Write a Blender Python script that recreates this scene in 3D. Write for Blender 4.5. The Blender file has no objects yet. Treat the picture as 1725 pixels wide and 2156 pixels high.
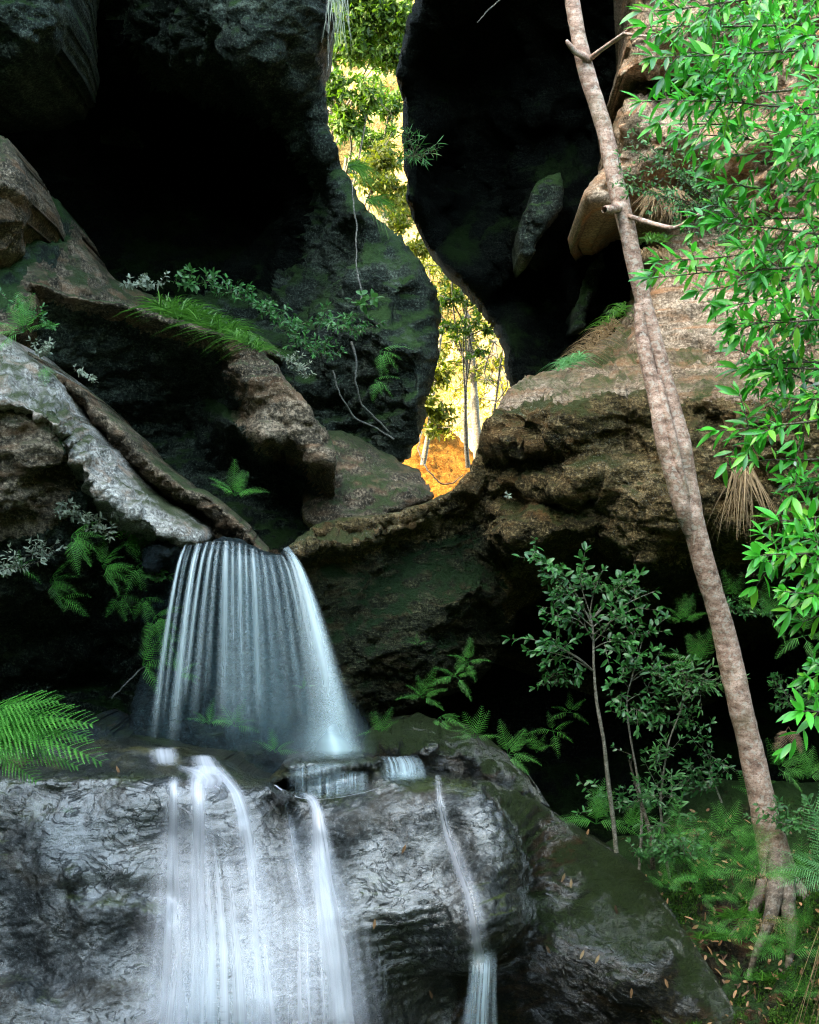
import bpy, math, random
import numpy as np
from mathutils import Vector, Matrix
C = bpy.context.scene
COL = C.collection
random.seed(7); RNG = np.random.default_rng(11)

# ------------------------------------------------------------------ camera
cam = bpy.data.cameras.new("camera"); camo = bpy.data.objects.new("camera", cam); COL.objects.link(camo)
cam.sensor_fit = 'VERTICAL'; cam.sensor_height = 24.0
VF = 2808.0                                   # focal length in photo units (1725 x 2156)
cam.lens = 24.0 * VF / 2156.0
camo.location = (0, 0, 0); camo.rotation_euler = (math.radians(90), 0, 0)
cam.clip_start = 0.05; cam.clip_end = 500
C.camera = camo
# ------------------------------------------------------------------ sky and sun
SUN = Vector((-0.68, -0.30, 0.66)).normalized()      # direction towards the sun
w = bpy.data.worlds.new("World"); C.world = w; w.use_nodes = True
nt = w.node_tree; nt.nodes.clear()
wo = nt.nodes.new('ShaderNodeOutputWorld'); bg = nt.nodes.new('ShaderNodeBackground'); sky = nt.nodes.new('ShaderNodeTexSky')
sky.sky_type = 'NISHITA'; sky.sun_disc = False
sky.sun_elevation = math.asin(SUN.z); sky.sun_rotation = math.atan2(SUN.x, SUN.y)
sky.dust_density = 2.5; sky.ozone_density = 1.0; sky.air_density = 1.0
bg.inputs[1].default_value = 0.15
nt.links.new(sky.outputs[0], bg.inputs[0]); nt.links.new(bg.outputs[0], wo.inputs[0])
sl = bpy.data.lights.new("sun", 'SUN'); sl.energy = 2.2; sl.angle = math.radians(0.5); sl.color = (1.0, 0.86, 0.66)
so = bpy.data.objects.new("sun", sl); COL.objects.link(so)
so.rotation_euler = SUN.to_track_quat('Z', 'Y').to_euler(); so.location = SUN * 40
C.view_settings.view_transform = 'Standard'; C.view_settings.look = 'None'
C.view_settings.exposure = 4.5; C.view_settings.gamma = 1.0; C.view_settings.use_curve_mapping = False
C.view_settings.use_white_balance = True; C.view_settings.white_balance_temperature = 8000; C.view_settings.white_balance_tint = -4
C.cycles.use_denoising = True; C.cycles.denoising_prefilter = 'NONE'; C.cycles.pixel_filter_type = 'BLACKMAN_HARRIS'; C.cycles.filter_width = 1.2
C.cycles.max_bounces = 8; C.cycles.diffuse_bounces = 3; C.cycles.glossy_bounces = 3
C.cycles.transmission_bounces = 4; C.cycles.transparent_max_bounces = 40; C.cycles.sample_clamp_indirect = 6
C.cycles.caustics_reflective = False; C.cycles.caustics_refractive = False

# ------------------------------------------------------------------ noise
def _h(ix, iy, iz, s):
    n = (ix * 374761393 + iy * 668265263 + iz * 2147483647 + s * 974634777) & 0xffffffff
    n = ((n ^ (n >> 13)) * 1274126177) & 0xffffffff
    n = ((n ^ (n >> 16)) * 2246822519) & 0xffffffff
    return ((n ^ (n >> 15)) & 0xffffff) / float(0xffffff)
def vnoise(p, s=0):
    p = np.asarray(p, float); i = np.floor(p).astype(np.int64); f = p - i; f = f * f * f * (f * (f * 6 - 15) + 10)
    x, y, z = i[:, 0], i[:, 1], i[:, 2]; r = 0
    for dx in (0, 1):
        for dy in (0, 1):
            for dz in (0, 1):
                wgt = (f[:, 0] if dx else 1 - f[:, 0]) * (f[:, 1] if dy else 1 - f[:, 1]) * (f[:, 2] if dz else 1 - f[:, 2])
                r = r + wgt * _h(x + dx, y + dy, z + dz, s)
    return r * 2 - 1
def fbm(p, octv=5, s=0, ridged=False, gain=0.5):
    a, t, q = 1.0, 0, np.asarray(p, float).copy()
    for k in range(octv):
        n = vnoise(q, s + k)
        t = t + a * ((1 - 2 * np.abs(n)) if ridged else n); a *= gain; q = q * 2.03 + 17.3
    return t

# ------------------------------------------------------------------ object helpers
def props(o, label=None, cat=None, group=None, kind=None):
    if label: o['label'] = label
    if cat: o['category'] = cat
    if group: o['group'] = group
    if kind: o['kind'] = kind
    return o
def mesh_from(name, v, f, mat=None, smooth=True, attrs=None, uv=None):
    me = bpy.data.meshes.new(name)
    v = np.asarray(v, np.float32); f = [np.asarray(a, np.int32) for a in (f if isinstance(f, list) else [f])]
    f = [a for a in f if len(a)]
    nl = sum(a.size for a in f); npoly = sum(len(a) for a in f)
    me.vertices.add(len(v)); me.vertices.foreach_set('co', v.ravel())
    me.loops.add(nl); me.loops.foreach_set('vertex_index', np.concatenate([a.ravel() for a in f]))
    me.polygons.add(npoly)
    tot = np.concatenate([np.full(len(a), a.shape[1], np.int32) for a in f]); st = np.concatenate([[0], np.cumsum(tot)[:-1]]).astype(np.int32)
    me.polygons.foreach_set('loop_start', st)
    me.update(calc_edges=True); me.validate()
    me.polygons.foreach_set('use_smooth', np.full(len(me.polygons), smooth, bool))
    for k, a in (attrs or {}).items():
        at = me.attributes.new(k, 'FLOAT', 'POINT'); at.data.foreach_set('value', np.asarray(a, np.float32))
    if uv is not None:
        l = me.uv_layers.new(name='UVMap'); li = np.empty(len(me.loops), np.int32); me.loops.foreach_get('vertex_index', li)
        l.data.foreach_set('uv', np.asarray(uv, np.float32)[li].ravel())
    if mat: me.materials.append(mat)
    return me
def link(name, me, parent=None, origin=None):
    o = bpy.data.objects.new(name, me); COL.objects.link(o)
    if parent is not None:
        o.parent = parent
    if origin is not None:
        me.transform(Matrix.Translation(-Vector(origin))); o.location = Vector(origin)
    return o
def empty(name, loc=(0, 0, 0)):
    o = bpy.data.objects.new(name, None); o.empty_display_size = 0.1; COL.objects.link(o); o.location = loc; return o
def P(x, y, d):
    """world point that stands at photo position (x, y) and d metres away"""
    return np.stack([(np.asarray(x, float) - 862.5) * d / VF, np.asarray(d, float) + 0 * np.asarray(x, float), (1078.0 - np.asarray(y, float)) * d / VF], -1)
def P1(x, y, d): return Vector(P(x, y, d).tolist())

# ------------------------------------------------------------------ materials
class NB:
    def __init__(s, name):
        s.m = bpy.data.materials.new(name); s.m.use_nodes = True; s.t = s.m.node_tree; s.t.nodes.clear()
        s.out = s.n('ShaderNodeOutputMaterial')
    def n(s, typ, ins=None, **kw):
        k = s.t.nodes.new(typ)
        for a, b in kw.items(): setattr(k, a, b)
        for a, b in (ins or {}).items():
            if isinstance(b, bpy.types.NodeSocket): s.t.links.new(b, k.inputs[a])
            else: k.inputs[a].default_value = b
        return k
    def l(s, a, b): s.t.links.new(a, b)
    def math(s, op, a, b=0.5, clamp=False):
        k = s.n('ShaderNodeMath', {0: a, 1: b}, operation=op); k.use_clamp = clamp; return k.outputs[0]
    def ramp(s, fac, stops):
        k = s.n('ShaderNodeValToRGB', {0: fac}); e = k.color_ramp.elements
        e[0].position, e[0].color = stops[0][0], col(stops[0][1]); e[1].position, e[1].color = stops[-1][0], col(stops[-1][1])
        for p_, c_ in stops[1:-1]:
            q = e.new(p_); q.color = col(c_)
        return k.outputs[0]
    def mix(s, fac, a, b, blend='MIX'):
        k = s.n('ShaderNodeMix', data_type='RGBA', blend_type=blend)
        for i, v in ((0, fac), (6, a), (7, b)):
            if isinstance(v, bpy.types.NodeSocket): s.l(v, k.inputs[i])
            else: k.inputs[i].default_value = v if i == 0 else col(v)
        return k.outputs[2]
    def noise(s, vec, scale, detail=6, rough=0.6, dist=0.0, typ='FBM'):
        return s.n('ShaderNodeTexNoise', {'Vector': vec, 'Scale': scale, 'Detail': detail, 'Roughness': rough, 'Distortion': dist}, noise_type=typ).outputs[0]
def col(c):
    if isinstance(c, (int, float)): return (c, c, c, 1)
    return tuple(c) if len(c) == 4 else tuple(c) + (1,)

def rock_mat(name, dark, mid, light, rough=0.85, strata=3.0, moss=None, moss_lo=0.5, moss_amt=1.0, lichen=0.0, wet=0.0,
             bump=0.6, under=None, stain=None, scale=1.0, coat_ior=1.6, warm=None, wscale=16, wdist=0.02, crough=0.07, spec=0.25, bdist=0.09, wthr=(0.40, 0.53)):
    b = NB(name); g = b.n('ShaderNodeNewGeometry'); pos = g.outputs['Position']
    mp = b.n('ShaderNodeMapping', {'Vector': pos, 'Rotation': (0.12, -0.25, 0.3), 'Scale': (1, 1, strata)}).outputs[0]
    big = b.noise(mp, 0.9 * scale, 7, 0.62, 0.6)
    med = b.noise(mp, 4.5 * scale, 8, 0.68, 0.4)
    fine = b.noise(pos, 38 * scale, 7, 0.72)
    grain = b.noise(pos, 150 * scale, 3, 0.7)
    f = b.math('ADD', b.math('MULTIPLY', big, 0.55), b.math('MULTIPLY', med, 0.45))
    c = b.ramp(f, [(0.34, dark), (0.5, mid), (0.64, light)])
    c = b.mix(b.math('MULTIPLY', b.ramp(fine, [(0.40, 1), (0.53, 0)]), 0.8), c, [x * 0.35 for x in dark[:3]])
    mid2 = b.noise(mp, 13 * scale, 6, 0.7, 0.8)
    c = b.mix(b.math('MULTIPLY', b.ramp(mid2, [(0.42, 1), (0.5, 0)]), 0.6), c, [x * 0.8 for x in dark[:3]])
    c = b.mix(b.math('MULTIPLY', b.ramp(fine, [(0.54, 0), (0.66, 1)]), 0.65), c, [min(1, x * 1.5) for x in light[:3]])
    if warm:
        c = b.mix(b.math('MULTIPLY', b.ramp(b.noise(mp, 1.7, 5, 0.6, 1.0), [(0.5, 0), (0.66, 1)]), warm[3]), c, warm[:3])
    if stain:
        sv = b.n('ShaderNodeMapping', {'Vector': pos, 'Scale': (6, 6, 0.7)}).outputs[0]
        c = b.mix(b.math('MULTIPLY', b.ramp(b.noise(sv, 1.0, 5, 0.6, 0.5), [(0.48, 0), (0.66, 1)]), stain[3]), c, stain[:3])
    nz = b.n('ShaderNodeSeparateXYZ', {0: g.outputs['Normal']}).outputs[2]
    if moss:
        mf = b.math('ADD', b.math('MULTIPLY', nz, 0.35), b.noise(pos, 1.6, 8, 0.7, 0.3))
        mf = b.math('ADD', mf, b.math('MULTIPLY', b.math('SUBTRACT', fine, 0.5), 0.55))
        mf = b.math('MULTIPLY', b.ramp(mf, [(moss_lo, 0), (moss_lo + 0.16, 1)]), moss_amt)
        mc = b.mix(b.ramp(grain, [(0.35, 0), (0.65, 1)]), [x * 0.5 for x in moss], [x * 1.5 for x in moss])
        c = b.mix(mf, c, mc)
    if lichen:
        vo = b.n('ShaderNodeTexVoronoi', {'Vector': b.n('ShaderNodeVectorMath', {0: pos, 1: b.n('ShaderNodeTexNoise', {'Vector': pos, 'Scale': 9.0, 'Detail': 4}).outputs[1]}, operation='ADD').outputs[0], 'Scale': 13.0}, feature='F1')
        lf = b.math('MULTIPLY', b.ramp(vo.outputs[0], [(0.12, 1), (0.24, 0)]), b.ramp(b.noise(pos, 1.3, 4), [(0.5, 0), (0.62, 1)]))
        c = b.mix(b.math('MULTIPLY', lf, lichen), c, (0.42, 0.44, 0.38))
    hb = b.math('ADD', b.math('ADD', b.math('MULTIPLY', med, 0.9), b.math('MULTIPLY', mid2, 0.5)), b.math('ADD', b.math('MULTIPLY', fine, 0.38), b.math('MULTIPLY', grain, 0.10)))
    bm = b.n('ShaderNodeBump', {'Height': hb, 'Strength': bump, 'Distance': bdist})
    pr = b.n('ShaderNodeBsdfPrincipled', {'Base Color': c, 'Roughness': rough, 'Normal': bm.outputs[0], 'Specular IOR Level': spec})
    if wet:
        wf = b.ramp(b.noise(pos, 1.3, 7, 0.65), [(wthr[0], 0.06), (wthr[1], 1)])
        crk = b.ramp(b.math('ABSOLUTE', b.math('SUBTRACT', b.noise(mp, 3.2, 6, 0.62, 1.0), 0.5)), [(0.004, 0.0), (0.022, 1)])
        wf = b.math('MULTIPLY', wf, crk)
        b.l(b.math('MULTIPLY', wf, wet), pr.inputs['Coat Weight']); pr.inputs['Coat Roughness'].default_value = 0.07; pr.inputs['Coat IOR'].default_value = coat_ior
        wp = b.n('ShaderNodeMapping', {'Vector': pos, 'Rotation': (0.1, 0.12, 0), 'Scale': (0.7, 0.7, 2.2)}).outputs[0]
        h1 = b.noise(wp, wscale * 0.55, 9, 0.72, 0.1); h2 = b.noise(wp, wscale * 4.5, 3, 0.65, 0.1)
        hw = b.math('ADD', h1, b.math('MULTIPLY', h2, 0.10))
        cb = b.n('ShaderNodeBump', {'Height': hw, 'Strength': 1.0, 'Distance': wdist}); b.l(cb.outputs[0], pr.inputs['Coat Normal'])
        pr.inputs['Coat Roughness'].default_value = crough; pr.inputs['Specular IOR Level'].default_value = 0.2
    b.l(pr.outputs[0], b.out.inputs[0]); return b.m

# ------------------------------------------------------------------ rock relief builder
def resample(pts, step, closed=True):
    pts = np.asarray(pts, float); q = np.vstack([pts, pts[:1]]) if closed else pts
    seg = np.linalg.norm(np.diff(q[:, :2], axis=0), axis=1); cum = np.concatenate([[0], np.cumsum(seg)])
    n = max(2, int(cum[-1] / step)); t = np.linspace(0, cum[-1], n, endpoint=not closed)
    return np.stack([np.interp(t, cum, q[:, k]) for k in range(q.shape[1])], -1)
def inside(px, py, poly):
    c = np.zeros(px.shape, bool); n = len(poly)
    for i in range(n):
        x0, y0 = poly[i - 1]; x1, y1 = poly[i]
        if y0 == y1: continue
        m = ((y0 > py) != (y1 > py)) & (px < (x1 - x0) * (py - y0) / (y1 - y0) + x0); c ^= m
    return c
def near(px, py, poly):
    bd = np.full(px.shape, 1e18); bx = px.copy(); by = py.copy(); n = len(poly)
    for i in range(n):
        a = poly[i - 1]; e = poly[i] - a; L = max(1e-9, float(e @ e))
        t = np.clip(((px - a[0]) * e[0] + (py - a[1]) * e[1]) / L, 0, 1); qx = a[0] + t * e[0]; qy = a[1] + t * e[1]
        dd = (px - qx) ** 2 + (py - qy) ** 2; m = dd < bd; bd[m] = dd[m]; bx[m] = qx[m]; by[m] = qy[m]
    return np.sqrt(bd), bx, by
class Depth:
    """depth of a rock face, interpolated between measured points and ridge lines"""
    def __init__(s, ctrl, lines=(), step=22):
        pts = [np.asarray(ctrl, float).reshape(-1, 3)]
        for L in lines: pts.append(resample(np.asarray(L, float), step, False))
        p = np.vstack(pts); _, i = np.unique(np.round(p[:, :2] / 4), axis=0, return_index=True); p = p[i]
        s.p = p; n = len(p); K = np.linalg.norm(p[:, None, :2] - p[None, :, :2], axis=2) / 100
        A = np.zeros((n + 3, n + 3)); A[:n, :n] = -K - np.eye(n) * 0.02
        A[:n, n] = 1; A[:n, n + 1:] = p[:, :2] / 1000; A[n:, :n] = A[:n, n:].T
        s.c = np.linalg.solve(A, np.concatenate([p[:, 2], [0, 0, 0]]))
    def __call__(s, x, y):
        x = np.atleast_1d(np.asarray(x, float)); y = np.atleast_1d(np.asarray(y, float)); n = len(s.p)
        r = s.c[n] + s.c[n + 1] * x / 1000 + s.c[n + 2] * y / 1000
        for k in range(n): r = r - s.c[k] * np.hypot(x - s.p[k, 0], y - s.p[k, 1]) / 100
        return r
def vnormals(v, f):
    n = np.zeros_like(v); a, b_, c_, d_ = (v[f[:, k]] for k in range(4)); fn = np.cross(c_ - a, d_ - b_)
    for k in range(4): np.add.at(n, f[:, k], fn)
    return n / np.maximum(np.linalg.norm(n, axis=1, keepdims=True), 1e-12)
ROCKS = {}
def second_mat(o, mat, poly, jit=8, sc=4):
    me = o.data; me.materials.append(mat); k = len(me.materials) - 1
    co = np.empty(len(me.vertices) * 3, np.float32); me.vertices.foreach_get('co', co); co = co.reshape(-1, 3) + np.array(o.location)
    vx = co[:, 0] / co[:, 1] * VF + 862.5; vy = 1078 - co[:, 2] / co[:, 1] * VF
    sel = inside(vx + jit * fbm(co * sc, 4, 77), vy + jit * fbm(co * sc, 4, 78), np.array(poly, float))
    mi = np.zeros(len(me.polygons), np.int32); me.polygons.foreach_get('material_index', mi); ls = np.zeros(len(mi), np.int32); me.polygons.foreach_get('loop_start', ls)
    li = np.empty(len(me.loops), np.int32); me.loops.foreach_get('vertex_index', li); mi[sel[li[ls]]] = k; me.polygons.foreach_set('material_index', mi)
def rock(name, outline, depth, mat, label, cat='rock', step=5.0, rim=0.35, rimw=28, amp=0.10, freq=1.3, strata=3.0, ragged=3.0,
         thick=2.5, seed=0, fine=0.032, ridge=0.0, terr=0.0, terrk=2.2, kind=None, warp=(0.12, -0.25)):
    poly = resample(outline, 5.0)
    if ragged:
        q = np.stack([poly[:, 0] / 38, poly[:, 1] / 38, np.full(len(poly), seed * 3.1)], -1)
        poly = poly + ragged * np.stack([fbm(q, 4, seed + 50), fbm(q, 4, seed + 90)], -1)
    x0, y0 = poly.min(0) - step; x1, y1 = poly.max(0) + step
    X, Y = np.meshgrid(np.arange(x0, x1, step), np.arange(y0, y1, step)); sh = X.shape; x = X.ravel(); y = Y.ravel()
    ins = inside(x, y, poly); dist, nx_, ny_ = near(x, y, poly)
    snap = dist < 0.62 * step; keep = ins | snap; x = np.where(snap, nx_, x); y = np.where(snap, ny_, y); dist = np.where(snap, 0, dist)
    idx = -np.ones(len(x), np.int64); idx[keep] = np.arange(keep.sum()); I = idx.reshape(sh)
    f = np.stack([I[:-1, :-1], I[1:, :-1], I[1:, 1:], I[:-1, 1:]], -1).reshape(-1, 4); f = f[(f >= 0).all(1)]
    x, y, dist = x[keep], y[keep], dist[keep]
    used = np.zeros(len(x), bool); used[f.ravel()] = True; re = -np.ones(len(x), np.int64); re[used] = np.arange(used.sum())
    f = re[f]; x, y, dist = x[used], y[used], dist[used]
    d = depth(x, y); t = np.clip(dist / rimw, 0, 1); d = d + rim * (1 - np.sqrt(np.clip(1 - (1 - t) ** 2, 0, 1)))
    v = P(x, y, d); n = vnormals(v, f)
    if n[:, 1].mean() > 0: n = -n; f = f[:, ::-1]
    q = v * freq; q = q + 0.35 * np.stack([vnoise(q * 0.6 + 5, seed), vnoise(q * 0.6 + 9, seed + 1), vnoise(q * 0.6 + 3, seed + 2)], -1)
    q2 = q.copy(); q2[:, 2] = (q[:, 2] + warp[0] * q[:, 1] + warp[1] * q[:, 0]) * strata
    disp = amp * (0.55 * fbm(q2, 5, seed) + 0.45 * fbm(q, 5, seed + 20)) + fine * fbm(v * 9, 3, seed + 40)
    if ridge: disp = disp + ridge * np.clip(fbm(q2 * 1.4, 5, seed + 60, True) , -0.6, 1.2)
    disp = disp + 0.4 * fine * fbm(v * 22, 2, seed + 70) - 0.9 * fine * np.clip(fbm(v * 6.5, 4, seed + 80, True) - 0.55, 0, 1)
    if terr:
        h = q2[:, 2] * terrk / strata * 1.6 + 0.8 * fbm(q * 0.9, 4, seed + 95); fr = h - np.floor(h)
        disp = disp + terr * (np.clip(fr / 0.82, 0, 1) ** 0.7 - np.clip((fr - 0.82) / 0.18, 0, 1) - 0.4) * np.clip(0.6 + fbm(q * 0.7, 3, seed + 99), 0, 1.2)
    disp = disp * (0.25 + 0.75 * np.clip(dist / (1.5 * rimw), 0, 1))
    v = v + n * disp[:, None]
    # closed body: boundary loop pushed back and capped
    e = np.vstack([f[:, [0, 1]], f[:, [1, 2]], f[:, [2, 3]], f[:, [3, 0]]]); key = {}
    es = e[:, 0] * 10000000 + e[:, 1]; er = e[:, 1] * 10000000 + e[:, 0]; bnd = e[~np.isin(es, er)]
    nb = np.unique(bnd); m = -np.ones(len(v), np.int64); m[nb] = np.arange(len(nb)) + len(v); m2 = m + len(nb)
    cen = v.mean(0); b1 = v[nb].copy(); b1 += (cen - b1) * 0.05 * np.array([1, 0, 1]); b1[:, 1] = v[nb][:, 1] + thick * 0.5
    b2 = v[nb].copy(); b2 += (cen - b2) * 0.25 * np.array([1, 0, 1]); b2[:, 1] = v[nb][:, 1] + thick
    c0 = np.array([[cen[0], b2[:, 1].max(), cen[2]]]); V = np.vstack([v, b1, b2, c0]); ci = len(V) - 1
    sk = np.stack([bnd[:, 1], bnd[:, 0], m[bnd[:, 0]], m[bnd[:, 1]]], -1)
    sk2 = np.stack([m[bnd[:, 1]], m[bnd[:, 0]], m2[bnd[:, 0]], m2[bnd[:, 1]]], -1)
    cap = np.stack([m2[bnd[:, 1]], m2[bnd[:, 0]], np.full(len(bnd), ci)], -1)
    me = mesh_from(name, V, [np.vstack([f, sk, sk2]), cap], mat)
    o = link(name, me, origin=(cen[0], v[:, 1].min(), v[:, 2].min()))
    if kind: props(o, label, None, None, kind)
    else: props(o, label, cat)
    ROCKS[name] = o
    return o
# ------------------------------------------------------------------ rock materials
M_shade = rock_mat('shade_darkened_rock', (0.002, 0.003, 0.003), (0.004, 0.006, 0.005), (0.018, 0.023, 0.019), moss=(0.008, 0.018, 0.005), moss_lo=0.66, bump=0.9, rough=0.95, spec=0.05)  # near-black tone carries the shade of hollows and overhangs in its colour
M_over = rock_mat('mossy_dark_rock', (0.005, 0.009, 0.007), (0.022, 0.034, 0.027), (0.12, 0.15, 0.12), moss=(0.018, 0.045, 0.010), moss_lo=0.54, bump=0.7, rough=0.88)
M_mid = rock_mat('grey_brown_rock', (0.02, 0.018, 0.012), (0.10, 0.078, 0.052), (0.36, 0.28, 0.20), moss=(0.03, 0.045, 0.014), moss_lo=0.66, lichen=0.5, bump=0.6, warm=(0.24, 0.13, 0.07, 0.5))
M_pale = rock_mat('pale_streaked_rock', (0.12, 0.115, 0.10), (0.36, 0.335, 0.30), (0.62, 0.59, 0.54), moss=(0.04, 0.05, 0.02), moss_lo=0.70, lichen=0.5, bump=0.55, warm=(0.30, 0.19, 0.12, 0.6))
M_sand = rock_mat('brown_sandstone', (0.022, 0.018, 0.007), (0.135, 0.094, 0.036), (0.42, 0.31, 0.17), moss=(0.035, 0.042, 0.008), moss_lo=0.66, lichen=0.6, bump=0.9, warm=(0.20, 0.10, 0.035, 0.6))
M_pink = rock_mat('pink_sandstone', (0.15, 0.105, 0.07), (0.34, 0.25, 0.18), (0.55, 0.43, 0.33), moss=(0.07, 0.075, 0.02), moss_lo=0.86, lichen=0.4, bump=0.5, strata=5.0, warm=(0.48, 0.22, 0.10, 0.6))
M_orange = rock_mat('orange_sandstone', (0.06, 0.019, 0.003), (0.13, 0.052, 0.010), (0.20, 0.095, 0.022), bump=0.4, spec=0.02, strata=4.0)
M_lip = rock_mat('blue_black_wet_rock', (0.002, 0.006, 0.008), (0.006, 0.016, 0.020), (0.02, 0.04, 0.044), rough=0.7, wet=0.5, bump=0.9, moss=(0.01, 0.02, 0.008), moss_lo=0.8, spec=0.1, wthr=(0.49, 0.55), coat_ior=1.5, wscale=22, wdist=0.05, crough=0.15)
M_dslope = rock_mat('dark_mossy_wet_rock', (0.004, 0.005, 0.002), (0.016, 0.019, 0.005), (0.07, 0.048, 0.016), rough=0.7, wet=0.8, bump=1.0, moss=(0.022, 0.040, 0.005), moss_lo=0.50, coat_ior=2.6, wscale=24, wdist=0.09, crough=0.05, spec=0.1, bdist=0.28, wthr=(0.49, 0.54), warm=(0.16, 0.07, 0.02, 0.5))

# ------------------------------------------------------------------ the overhanging cliff, left of the gap
cliff = [(-420,-900),(300,-900),(710,-900),(700,-350),(694,0),(690,60),(675,120),(672,160),(680,210),(690,280),(720,350),(748,400),(775,440),(810,470),(850,500),(885,540),(905,590),(925,640),
 (928,690),(922,760),(905,830),(885,900),(870,940),(848,982),(800,975),(700,960),(600,940),(400,860),(200,760),(60,700),(-420,700)]
D_cliff = Depth([(-400,-800,12.5),(100,-800,12.8),(400,-800,12.8),(700,-800,13.4),(-400,-350,12.5),(150,-350,13),(400,-350,13),(700,-350,14),(-400,0,13),(60,0,14),(200,0,15.8),(300,0,14.8),(450,0,14),(560,0,13.8),(640,0,14.1),(692,0,14.8),
 (60,150,15.5),(170,150,17.2),(260,110,15.6),(350,150,15.4),(430,150,14.8),(530,110,14.1),(560,160,14.4),(620,150,14.4),(670,140,15),
 (100,300,17),(250,300,19.3),(350,240,18.3),(450,220,17),(450,300,18.8),(560,230,16.2),(600,300,16.4),(640,240,15.3),(685,300,15.1),
 (100,450,17),(180,450,18),(300,450,19.8),(500,450,19.3),(620,420,17.4),(650,450,16.6),(700,400,15.6),(750,450,14.9),(800,480,15.1),
 (300,560,18),(500,570,17.6),(620,560,16.8),(700,600,15.4),(780,560,14.7),(850,600,14.4),(915,640,14.9),(300,700,17),(500,700,17),(620,700,16),(700,720,15.2),(800,700,14.4),(880,740,14.3),(925,720,14.9),
 (650,830,15.8),(720,850,15.8),(800,850,15.2),(860,850,14.5),(700,950,15.9),(780,920,15.6),(850,950,15)])
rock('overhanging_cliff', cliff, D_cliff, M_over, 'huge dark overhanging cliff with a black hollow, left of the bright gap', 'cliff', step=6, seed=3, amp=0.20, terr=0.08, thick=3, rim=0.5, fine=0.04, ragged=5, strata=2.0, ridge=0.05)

rock('hanging_rock', [(-300,-300),(155,-300),(144,-40),(143,0),(140,40),(136,80),(126,112),(106,122),(92,148),(60,160),(30,180),(0,188),(-300,200)],
     Depth([(-300,-300,11.4),(150,-300,11.6),(0,0,12.0),(130,0,12.3),(-300,100,11.8),(60,80,12.2),(110,110,12.7),(0,170,12.9),(80,140,12.8)]), M_over,
     'grey green rock hanging down in the upper left corner', 'rock', ragged=6, seed=5, amp=0.16, terr=0.015, thick=2, rim=0.5, rimw=40, ridge=0.05)
rock('side_rock', [(-300,280),(0,285),(20,300),(45,340),(62,390),(70,420),(64,460),(50,500),(52,535),(30,560),(0,592),(-300,600)],
     Depth([(-300,300,11.4),(0,300,12.2),(60,400,12.4),(0,400,11.9),(-300,500,11.6),(0,480,12.3),(30,500,12.6),(0,580,12.9)]), M_mid,
     'pale grey rounded rock at the left edge, halfway up the cliff', 'rock', seed=6, amp=0.10, thick=2, rim=0.4, rimw=35, ridge=0.04)

# mossy slope joining the left wall
rock('mossy_slope_rock', [(-300,430),(20,440),(90,400),(120,420),(160,480),(200,545),(240,590),(300,615),(380,640),(480,680),(560,715),(600,760),(540,748),(470,722),(400,712),(330,694),(260,664),(150,650),(100,645),(50,700),(-300,850)],
     Depth([(-300,600,12.2),(50,480,13.6),(110,430,14.4),(160,520,14.6),(230,590,14.8),(300,620,15),(400,650,15.4),(540,710,15.2),(40,600,12.8),(100,560,13.4),(180,600,13.8),(0,650,12.4),]),
     M_mid, 'olive brown rock slope running down to the grassy ledge', 'rock', seed=8, amp=0.12, thick=2, rim=0.3, ridge=0.03)

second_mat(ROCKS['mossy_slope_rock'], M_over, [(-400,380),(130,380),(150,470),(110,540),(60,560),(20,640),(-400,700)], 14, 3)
# ledge rock with the swooping edge
mid = [(60,590),(98,598),(150,622),(200,630),(260,636),(300,652),(350,672),(400,688),(470,700),(530,722),(580,765),(630,830),(662,872),(690,905),(704,950),(706,1040),(710,1100),(640,1165),(560,1180),(480,1150),(300,1050),(150,900),(60,780),(20,680)]
D_mid = Depth([(150,700,13.3),(250,720,13.55),(350,760,13.8),(440,770,13.8),(300,850,14.3),(400,900,15.1),(200,800,13.9),(450,1000,15),(520,1010,14.9),(60,700,12.9),(560,1040,14.8),(600,1090,14.9),(660,1100,14.3),(700,1080,13.6),(690,1150,13.8),(500,1100,14.6),(380,1000,14.9),(500,860,14.2),(460,840,14.4)],
 [[(60,596,12.6),(100,604,12.55),(150,628,12.65),(200,637,12.8),(260,645,12.9),(330,676,12.9),(400,695,12.85),(480,712,12.75)],
  [(100,622,12.9),(150,648,13.0),(200,660,13.2),(260,668,13.3),(330,700,13.35),(400,722,13.4),(470,740,13.2)],
  [(480,712,12.75),(540,740,12.7),(580,800,12.6),(640,880,12.6),(690,930,12.8)],
  [(490,745,12.95),(487,790,12.95),(520,840,12.8),(560,870,12.7),(610,910,12.65),(660,960,12.65)],
  [(475,760,13.7),(472,800,13.8),(500,850,13.7)],
  [(470,880,13.6),(520,895,13.0),(545,940,12.75),(562,945,12.75),(600,930,12.8),(640,950,12.7),(690,1000,12.8),(700,1020,12.85)],
  [(520,930,14.0),(548,965,13.8),(566,972,13.9),(600,955,13.9),(630,980,13.8),(660,1010,13.8),(690,1050,13.6)]])
rock('ledge_rock', mid, D_mid, M_mid, 'brown ledge rock with a curling pale rim over a black hollow', 'rock', step=4.5, seed=12, amp=0.07, terr=0.04, thick=2.5, rim=0.18, rimw=18, ridge=0.035)

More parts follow.
